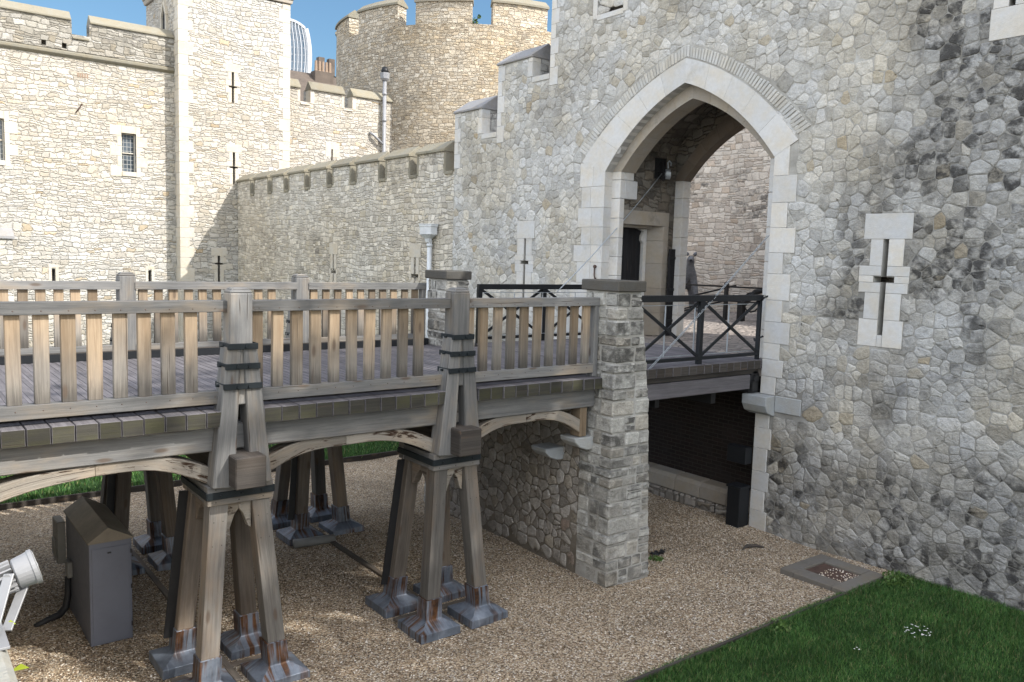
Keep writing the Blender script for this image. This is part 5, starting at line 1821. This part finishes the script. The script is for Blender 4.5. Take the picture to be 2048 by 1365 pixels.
# black box and board at the foot of the right jamb
bx = thing('cable_box', 'tall black box standing against the foot of the right jamb', 'box', (12.05, 8.85, 0))
m = MB(); m.box(11.95, 12.23, 8.72, 8.99, 0, .70); m.build('body', 'black', bx, .006)
m = MB(); m.box(11.93, 12.23, 8.70, 9.01, .702, .74); m.build('lid', 'black', bx, .006)
m = MB(); m.box(12.05, 12.235, 8.72, 9.12, 1.13, 1.43)
tag(m.build('backing_board', 'black', None, .006), 'flat black board fixed in the pit opening above the tall box', 'board')

# drain cover
dc = thing('drain_cover', 'rusty drain cover in a stone frame at the wall foot beside the lawn', 'drain', (11.3, 6.5, 0))
m = MB()
for a, b, c_, d in ((10.75, 11.85, 5.98, 6.19), (10.75, 11.85, 6.82, 7.04), (10.75, 11.02, 6.194, 6.816), (11.58, 11.85, 6.194, 6.816)): m.box(a, b, c_, d, -.03, .085)
m.build('frame', 'concrete', dc, .01)
m = MB(); m.box(11.02, 11.58, 6.19, 6.82, -.02, .05); m.build('lid', 'rust', dc)
r = np.random.default_rng(12); m = MB()
for _ in range(110):
    x, y = 11.06 + .5 * r.random(), 6.21 + .42 * r.random() ** 1.6; s = .006 + .009 * r.random()
    m.add([(x - s, y, .052), (x, y - s, .052), (x + s, y, .052), (x, y + s, .052), (x, y, .052 + s)], [[0, 1, 4], [1, 2, 4], [2, 3, 4], [3, 0, 4]], var=.6 + .4 * r.random())
o = m.build('gravel_scatter', 'pebble', dc); o['kind'] = 'stuff'
# edging boards of the two lawns
m = MB(); m.beam((.3, 5.955, .02), (10.74, 5.955, .02), .035, .12); tag(m.build('edging_board', 'oak_dark', None), 'dark timber edging between the gravel and the near lawn', 'edging')
m = MB(); m.beam((.3, 16.44, .03), (12.2, 16.44, .03), .05, .16); tag(m.build('edging_board', 'oak_dark', None), 'dark timber edging of the far lawn seen under the bridge', 'edging')

# utility cabinet
uc = thing('utility_cabinet', 'grey steel cabinet with a small gabled roof standing on the gravel', 'cabinet', (2.08, 10.9, 0))
m = MB(); m.box(1.86, 2.315, 10.17, 11.6, 0, 1.225); m.build('body', 'cabinet', uc, .006)
m = MB(); m.prism([(1.84, 1.228), (2.335, 1.228), (2.335, 1.245), (2.06, 1.40), (1.84, 1.245)], 1, 10.145, 11.63); m.build('roof', 'cabinet_roof', uc, .004)
m = MB()
m.box(1.885, 2.29, 10.160, 10.17, .03, 1.16)
d_ = m.build('door', 'cabinet', uc, .003)
m = MB()
for z in (.16, .62, 1.05): m.tube([(2.305, 10.158, z), (2.305, 10.158, z + .05)], .008, 6)
m.build('hinge', 'darksteel', d_)
m = MB(); m.box(2.05, 2.09, 10.148, 10.16, 1.09, 1.105); m.build('lock', 'darksteel', d_)
m = MB(); m.box(1.76, 1.858, 11.62, 11.95, .55, 1.1); m.box(1.74, 1.76, 11.66, 11.9, .62, .85)
m.build('meter_box', 'conduit', uc, .01)
m = MB(); m.box(1.80, 1.858, 11.18, 11.36, .50, .70); m.build('junction_box', 'conduit', uc, .006)
m = MB(); m.tube([(1.82, 11.27, .5), (1.81, 11.26, .25), (1.78, 11.24, .12), (1.70, 11.2, .05), (1.55, 11.15, .03), (1.42, 11.1, .01)], [.035, .04, .045, .045, .04, .03], 8); m.build('hose', 'cable', uc, 0, True)

# wharf parapet with its coping
wp = thing('wharf_parapet', 'pale stone parapet coping at the wharf edge under the floodlight', 'parapet', (0, 1, 3))
m = MB(); m.box(-.25, .215, -6, 8.0, 3.0, 3.46); m.build('wall', 'lamp_coping', wp)
m = MB(); y = -6.0
while y < 7.9:
    b = min(y + 1.3, 8.0); m.box(-.28, .247, y + .003, b, 3.462, 3.60); y = b
m.build('coping', 'lamp_coping', wp, .018)
# floodlight
fl = thing('floodlight', 'grey ribbed floodlight on a forked bracket on the wharf parapet', 'floodlight', (.27, 2.5, 3.6))
r_ = Vector((.79116, -.61086, .03)); u_ = Vector((0, 0, 1)); f_ = Vector((.61, .786, -.1))
Cc = Vector((.300, 2.615, 3.724))
ax = (r_ * .78 + u_ * .34 + Vector((.12, .93, -.33)) * .50).normalized()
def F(t, rad): return (Cc + ax * t, rad)
m = MB()
ps = [(-.012, .038), (-.008, .043), (.03, .048), (.033, .051), (.043, .051), (.045, .046)]
m.tube([Cc + ax * t for t, _ in ps], [q for _, q in ps], 28); m.build('housing', 'lampgrey', fl, 0, False)
m = MB()
ps = [(-.15, .020), (-.03, .024)]
m.tube([Cc + ax * t for t, _ in ps], [q for _, q in ps], 16)
s1 = ax.cross(u_).normalized(); s2 = s1.cross(ax)
for k in range(16):
    an = 2 * math.pi * k / 16
    d1 = s1 * math.cos(an) + s2 * math.sin(an)
    m.beam(Cc - ax * .155 + d1 * .030, Cc - ax * .014 + d1 * .032, .024, .005, up=tuple(ax.cross(d1)), w1=.028)
m.build('cooling_fins', 'lampgrey', fl, .001)
m = MB(); m.tube([Cc + ax * .0455, Cc + ax * .047], [.044, .044], 28); m.build('lens', 'lattice', fl)
m = MB()
tdir = (-f_ * 1.0).normalized()
for s in (1, -1):
    piv = Cc + ax * .005 + tdir * ((.056 * s))
    foot = Vector((.235 + .0, 2.50, 3.602)) + tdir * ((.056 * s)) * .6
    m.beam(piv + u_ * .01, foot, .028, .006, up=tuple(tdir))
    m.tube([piv + tdir * s * .002, piv + tdir * s * .009], .012, 10)
m.box(.17, .25, 2.40, 2.62, 3.601, 3.608)
m.build('bracket', 'lampgrey', fl, .001)
# leaves hanging over the coping edge
lp = thing('leafy_weed', 'bright yellow green weed leaves poking out from the parapet edge', 'weed', (.25, 2.4, 3.55))
m = MB()
for (y, z, l, dz) in ((2.42, 3.53, .055, .012), (2.31, 3.515, .065, .014), (2.20, 3.45, .03, .0), (2.55, 3.60, .04, .012)):
    p = Vector((.247, y, z)); t = p + r_ * l + u_ * dz; n_ = (f_ * .5 + u_ * .85).normalized() * .008
    mid_ = p.lerp(t, .55) + u_ * .008
    m.add([p, mid_ + n_, t, mid_ - n_], [[0, 1, 2, 3]])
m.build('leaf', 'leafplant', lp, recalc=False)

# daisies and weeds
def daisy(name, label, cx, cy, n, rad, seed):
    t = thing(name, label, 'flowers', (cx, cy, 0))
    r = np.random.default_rng(seed); m = MB(); m2 = MB()
    for _ in range(n):
        a, q = r.uniform(0, 6.28), rad * math.sqrt(r.random()); x, y = cx + q * math.cos(a) * 1.4, cy + q * math.sin(a); z = .07 + .03 * r.random()
        c_ = [(x + .011 * math.cos(k * 1.047), y + .011 * math.sin(k * 1.047), z + .004 * r.random()) for k in range(6)]
        m.add(c_, [list(range(6))]); m2.tube([(x, y, .02), (x, y, z)], .0015, 3)
    m.build('blossom', 'petal', t, recalc=False); m2.build('stalk', 'bush', t)
daisy('daisy_patch', 'patch of white daisies in the dark green near lawn', 10.35, 4.75, 34, .16, 3)
daisy('daisy_patch', 'two or three tiny white daisies alone in the lawn left of the patch', 9.2, 4.95, 4, .06, 5)
for nm, lab, x, y, z, rx, rz, n in (('weed_clump', 'leafy green weed at the wall foot where the lawn meets the drain frame', 11.75, 5.75, .1, .22, .14, 260),
                                 ('weed_clump', 'small green weed on the gravel beside the pillar foot', 9.55, 8.45, .03, .12, .03, 70),
                                 ('weed_clump', 'leafy weed on the timber edging of the near lawn', 9.0, 5.85, .06, .14, .10, 120)):
    t = thing(nm, lab, 'weed', (x, y, 0))
    leafball('foliage', 'bush', n, x, y, z, rx, rz, .028, int(x * 10), t)
# dark rags of damp leaves by the pillar
def litter(label, x, y, w, d, seed):
    r = np.random.default_rng(seed); m = MB()
    for _ in range(60):
        a = x + w * r.normal() * .4; b = y + d * r.normal() * .4; s = .02 + .03 * r.random(); q = r.uniform(0, 6.28)
        m.add([(a + s * math.cos(q), b + s * math.sin(q), .02), (a - s * .5 * math.sin(q), b + s * .5 * math.cos(q), .035), (a - s * math.cos(q), b - s * math.sin(q), .02), (a + s * .5 * math.sin(q), b - s * .5 * math.cos(q), .03)], [[0, 1, 2, 3]])
    tag(m.build('leaf_litter', 'cable', None, recalc=False), label, 'leaves')
litter('dark wet leaf litter on the gravel right of the pillar foot', 9.78, 8.62, .30, .10, 2)
m = MB(); m.tube([(11.05, 7.95, .03), (11.2, 7.98, .05), (11.38, 7.9, .045), (11.46, 7.82, .03)], [.012, .03, .025, .01], 6)
tag(m.build('driftwood', 'oak_dark', None), 'short dark stick lying on the gravel before the wall', 'stick')
m = MB(); m.tube([(5.1, 12.0, .06), (5.75, 11.9, .06)], .07, 10)
tag(m.build('drain_pipe', 'conduit', None, 0, True), 'short grey pipe lying at the far trestle feet', 'pipe')

# ------------------------------------------------------------------ courtyard things
# bear sculpture of wire mesh: one skinned figure
def skin_figure(name, verts, edges, radii, mat, parent, root=0, sub=2):
    me = bpy.data.meshes.new(name); me.from_pydata([tuple(v) for v in verts], edges, [])
    o = link(name, me, parent)
    sk = o.modifiers.new('skin', 'SKIN'); sk.use_smooth_shade = True
    for i, q in enumerate(radii):
        me.skin_vertices[0].data[i].radius = q if isinstance(q, tuple) else (q, q)
        me.skin_vertices[0].data[i].use_root = (i == root)
    s = o.modifiers.new('sub', 'SUBSURF'); s.levels = s.render_levels = sub
    bpy.context.view_layer.update()
    m2 = bpy.data.meshes.new_from_object(o.evaluated_get(bpy.context.evaluated_depsgraph_get()))
    o.modifiers.clear(); o.data = m2; m2.materials.clear(); m2.materials.append(M[mat])
    m2.shade_smooth()
    return o
BP = Vector((21.55, 18.28, 2.985))
be = thing('bear_sculpture', 'grey wire mesh bear sculpture standing behind the courtyard railing', 'sculpture', tuple(BP))
fw_ = Vector((-.70, -.70, 0)).normalized(); rt_ = Vector((.70, -.70, 0)).normalized()     # faces the camera
def B(f, s, z): return BP + fw_ * f + rt_ * s + Vector((0, 0, z))
V = [B(-.45, 0, 1.12), B(-.1, 0, 1.22), B(.2, 0, 1.32), B(.32, .01, 1.58), B(.40, .03, 1.80), B(.56, .02, 1.77), B(.68, .0, 1.73),     # 0-6 spine, neck, head, muzzle
     B(-.95, 0, 1.02), B(-1.3, 0, .98),                                                                # 7,8 rump
     B(.18, .17, 1.1), B(.22, .25, .62), B(.26, .33, .2), B(.36, .35, .06),                           # 9-12 right fore leg
     B(.18, -.16, 1.1), B(.18, -.2, .62), B(.18, -.22, .2), B(.28, -.22, .06),                       # 13-16 left fore leg
     B(-1.2, .26, .85), B(-1.05, .28, .5), B(-1.25, .28, .2), B(-1.15, .28, .06),
     B(-1.2, -.26, .85), B(-1.05, -.28, .5), B(-1.25, -.28, .2), B(-1.15, -.28, .06)]
E_ = [(0, 1), (1, 2), (2, 3), (3, 4), (4, 5), (5, 6), (0, 7), (7, 8), (2, 9), (9, 10), (10, 11), (11, 12), (2, 13), (13, 14), (14, 15), (15, 16),
      (8, 17), (17, 18), (18, 19), (19, 20), (8, 21), (21, 22), (22, 23), (23, 24)]
rad = [.26, .24, .19, .135, .14, .095, .065, .27, .25, .13, .10, .08, .085, .13, .10, .08, .085, .21, .16, .12, .11, .21, .16, .12, .11]
skin_figure('body', V, E_, rad, 'bear', be, 0)
for s in (-1, 1):
    m = MB(); c_ = B(.36, .03 + s * .14, 1.95)
    m.tube([c_ - rt_ * s * .05 - Vector((0, 0, .06)), c_, c_ + rt_ * s * .03 + Vector((0, 0, .05))], [.05, .06, .025], 8); m.build('ear', 'bear', be, 0, True)
    m = MB(); c_ = B(.54, .03 + s * .075, 1.85); m.tube([c_, c_ + fw_ * .03], .018, 6); m.build('eye', 'void', be)
m = MB(); c_ = B(.75, 0, 1.73); m.tube([c_ - fw_ * .02, c_ + fw_ * .02], .035, 8); m.build('nose', 'void', be)
# railing in the courtyard
rl = thing('courtyard_railing', 'dark iron railing on posts before the inner wall', 'railing', (20, 16, 2.985))
RP = [(19.3, 19.0), (19.7, 17.25), (19.95, 15.45), (20.2, 13.9), (20.4, 12.2)]
for x, y in RP:
    m = MB(); m.beam((x, y, 2.98), (x, y, 4.0), .10, .10, up=(0, 1, 0)); m.tube([(x, y, 4.0), (x, y, 4.05), (x, y, 4.12)], [.07, .08, .02], 8); m.build('post', 'darksteel', rl, .006)
m = MB()
for (a, b), (c_, d) in zip(RP, RP[1:]):
    m.beam((a, b, 3.97), (c_, d, 3.97), .045, .05); m.beam((a, b, 3.55), (c_, d, 3.55), .04, .04)
m.build('rail', 'darksteel', rl)
m = MB(); m.beam((19.3, 18.9, 2.99), (20.6, 15.6, 4.0), .05, .05); m.beam((19.6, 17.2, 3.05), (21.0, 14.4, 4.0), .05, .05); m.beam((19.9, 17.4, 3.1), (20.8, 15.8, 3.7), .04, .04)
m.build('brace', 'darksteel', rl)
gn = thing('old_winch', 'dark iron winch with a lever and wheel behind the courtyard railing', 'winch', (20.4, 14.6, 2.985))
m = MB(); m.beam((20.1, 15.0, 2.985), (20.1, 15.0, 3.75), .16, .2, up=(0, 1, 0)); m.build('stand', 'darksteel', gn, .01); m = MB(); m.beam((20.5, 14.3, 2.985), (20.5, 14.3, 3.6), .12, .12, up=(0, 1, 0)); m.build('stand', 'darksteel', gn, .01)
m = MB(); m.tube([(20.05, 14.9, 3.5), (20.2, 14.6, 3.85), (20.35, 14.25, 3.95)], [.1, .09, .05], 8); m.build('lever', 'darksteel', gn)
m = MB(); m.tube([(20.15 + .0, 14.7 + .28 * math.cos(k * .524), 3.55 + .28 * math.sin(k * .524)) for k in range(12)], .025, 6, closed=True); m.build('wheel', 'darksteel', gn)

# ------------------------------------------------------------------ trees behind the gatehouse (they shade and dapple the bridge)
def tree(label, x, y, zc, rx, rz, n, seed):
    t = thing('plane_tree', label, 'tree', (x, y, 0))
    r = np.random.default_rng(seed)
    m = MB(); m.tube([(x, y, 0), (x + .1, y, 5), (x - .1, y + .2, 10), (x, y, zc)], [.55, .45, .35, .15], 10)
    for k in range(9):
        a = k * .7 + seed; m.tube([(x, y, 8 + k * .6), (x + rx * .4 * math.cos(a), y + rx * .4 * math.sin(a), 10.5 + k * .8), (x + rx * .8 * math.cos(a), y + rx * .8 * math.sin(a), 12 + k)], [.2, .13, .04], 6)
    m.build('trunk', 'oak_dark', t, 0, True)
    cen = []
    for _ in range(95):
        u = r.normal(size=3); u /= np.linalg.norm(u); k = r.uniform(.25, 1) ** .45
        cen.append(np.array([x, y, zc]) + u * k * np.array([rx, rx, rz]))
    P = np.repeat(np.array(cen), n // 95, 0); N = len(P)
    P = P + r.normal(0, .62, P.shape)
    a = r.normal(size=(N, 3)); a /= np.linalg.norm(a, axis=1)[:, None]
    b = np.cross(a, r.normal(size=(N, 3))); b /= np.linalg.norm(b, axis=1)[:, None]
    s = r.uniform(.13, .27, N)[:, None]
    Vv = np.stack([P + a * s, P + b * s * .6, P - a * s, P - b * s * .6], 1).reshape(-1, 3)
    me = bpy.data.meshes.new('crown'); me.from_pydata(Vv.tolist(), [], (np.arange(N)[:, None] * 4 + np.arange(4)).tolist())
    at = me.attributes.new("var", 'FLOAT', 'FACE'); at.data.foreach_set("value", r.random(N))
    me.materials.append(M['leaf']); link('crown', me, t)
tree('broad leafy tree behind the gatehouse shading the bridge, nearer the shade block', 16.5, -7.5, 17, 5.2, 6.5, 7600, 1)
tree('leafy tree farther along behind the gatehouse wall', 18.0, -17.0, 18, 5.5, 7.0, 9000, 2)
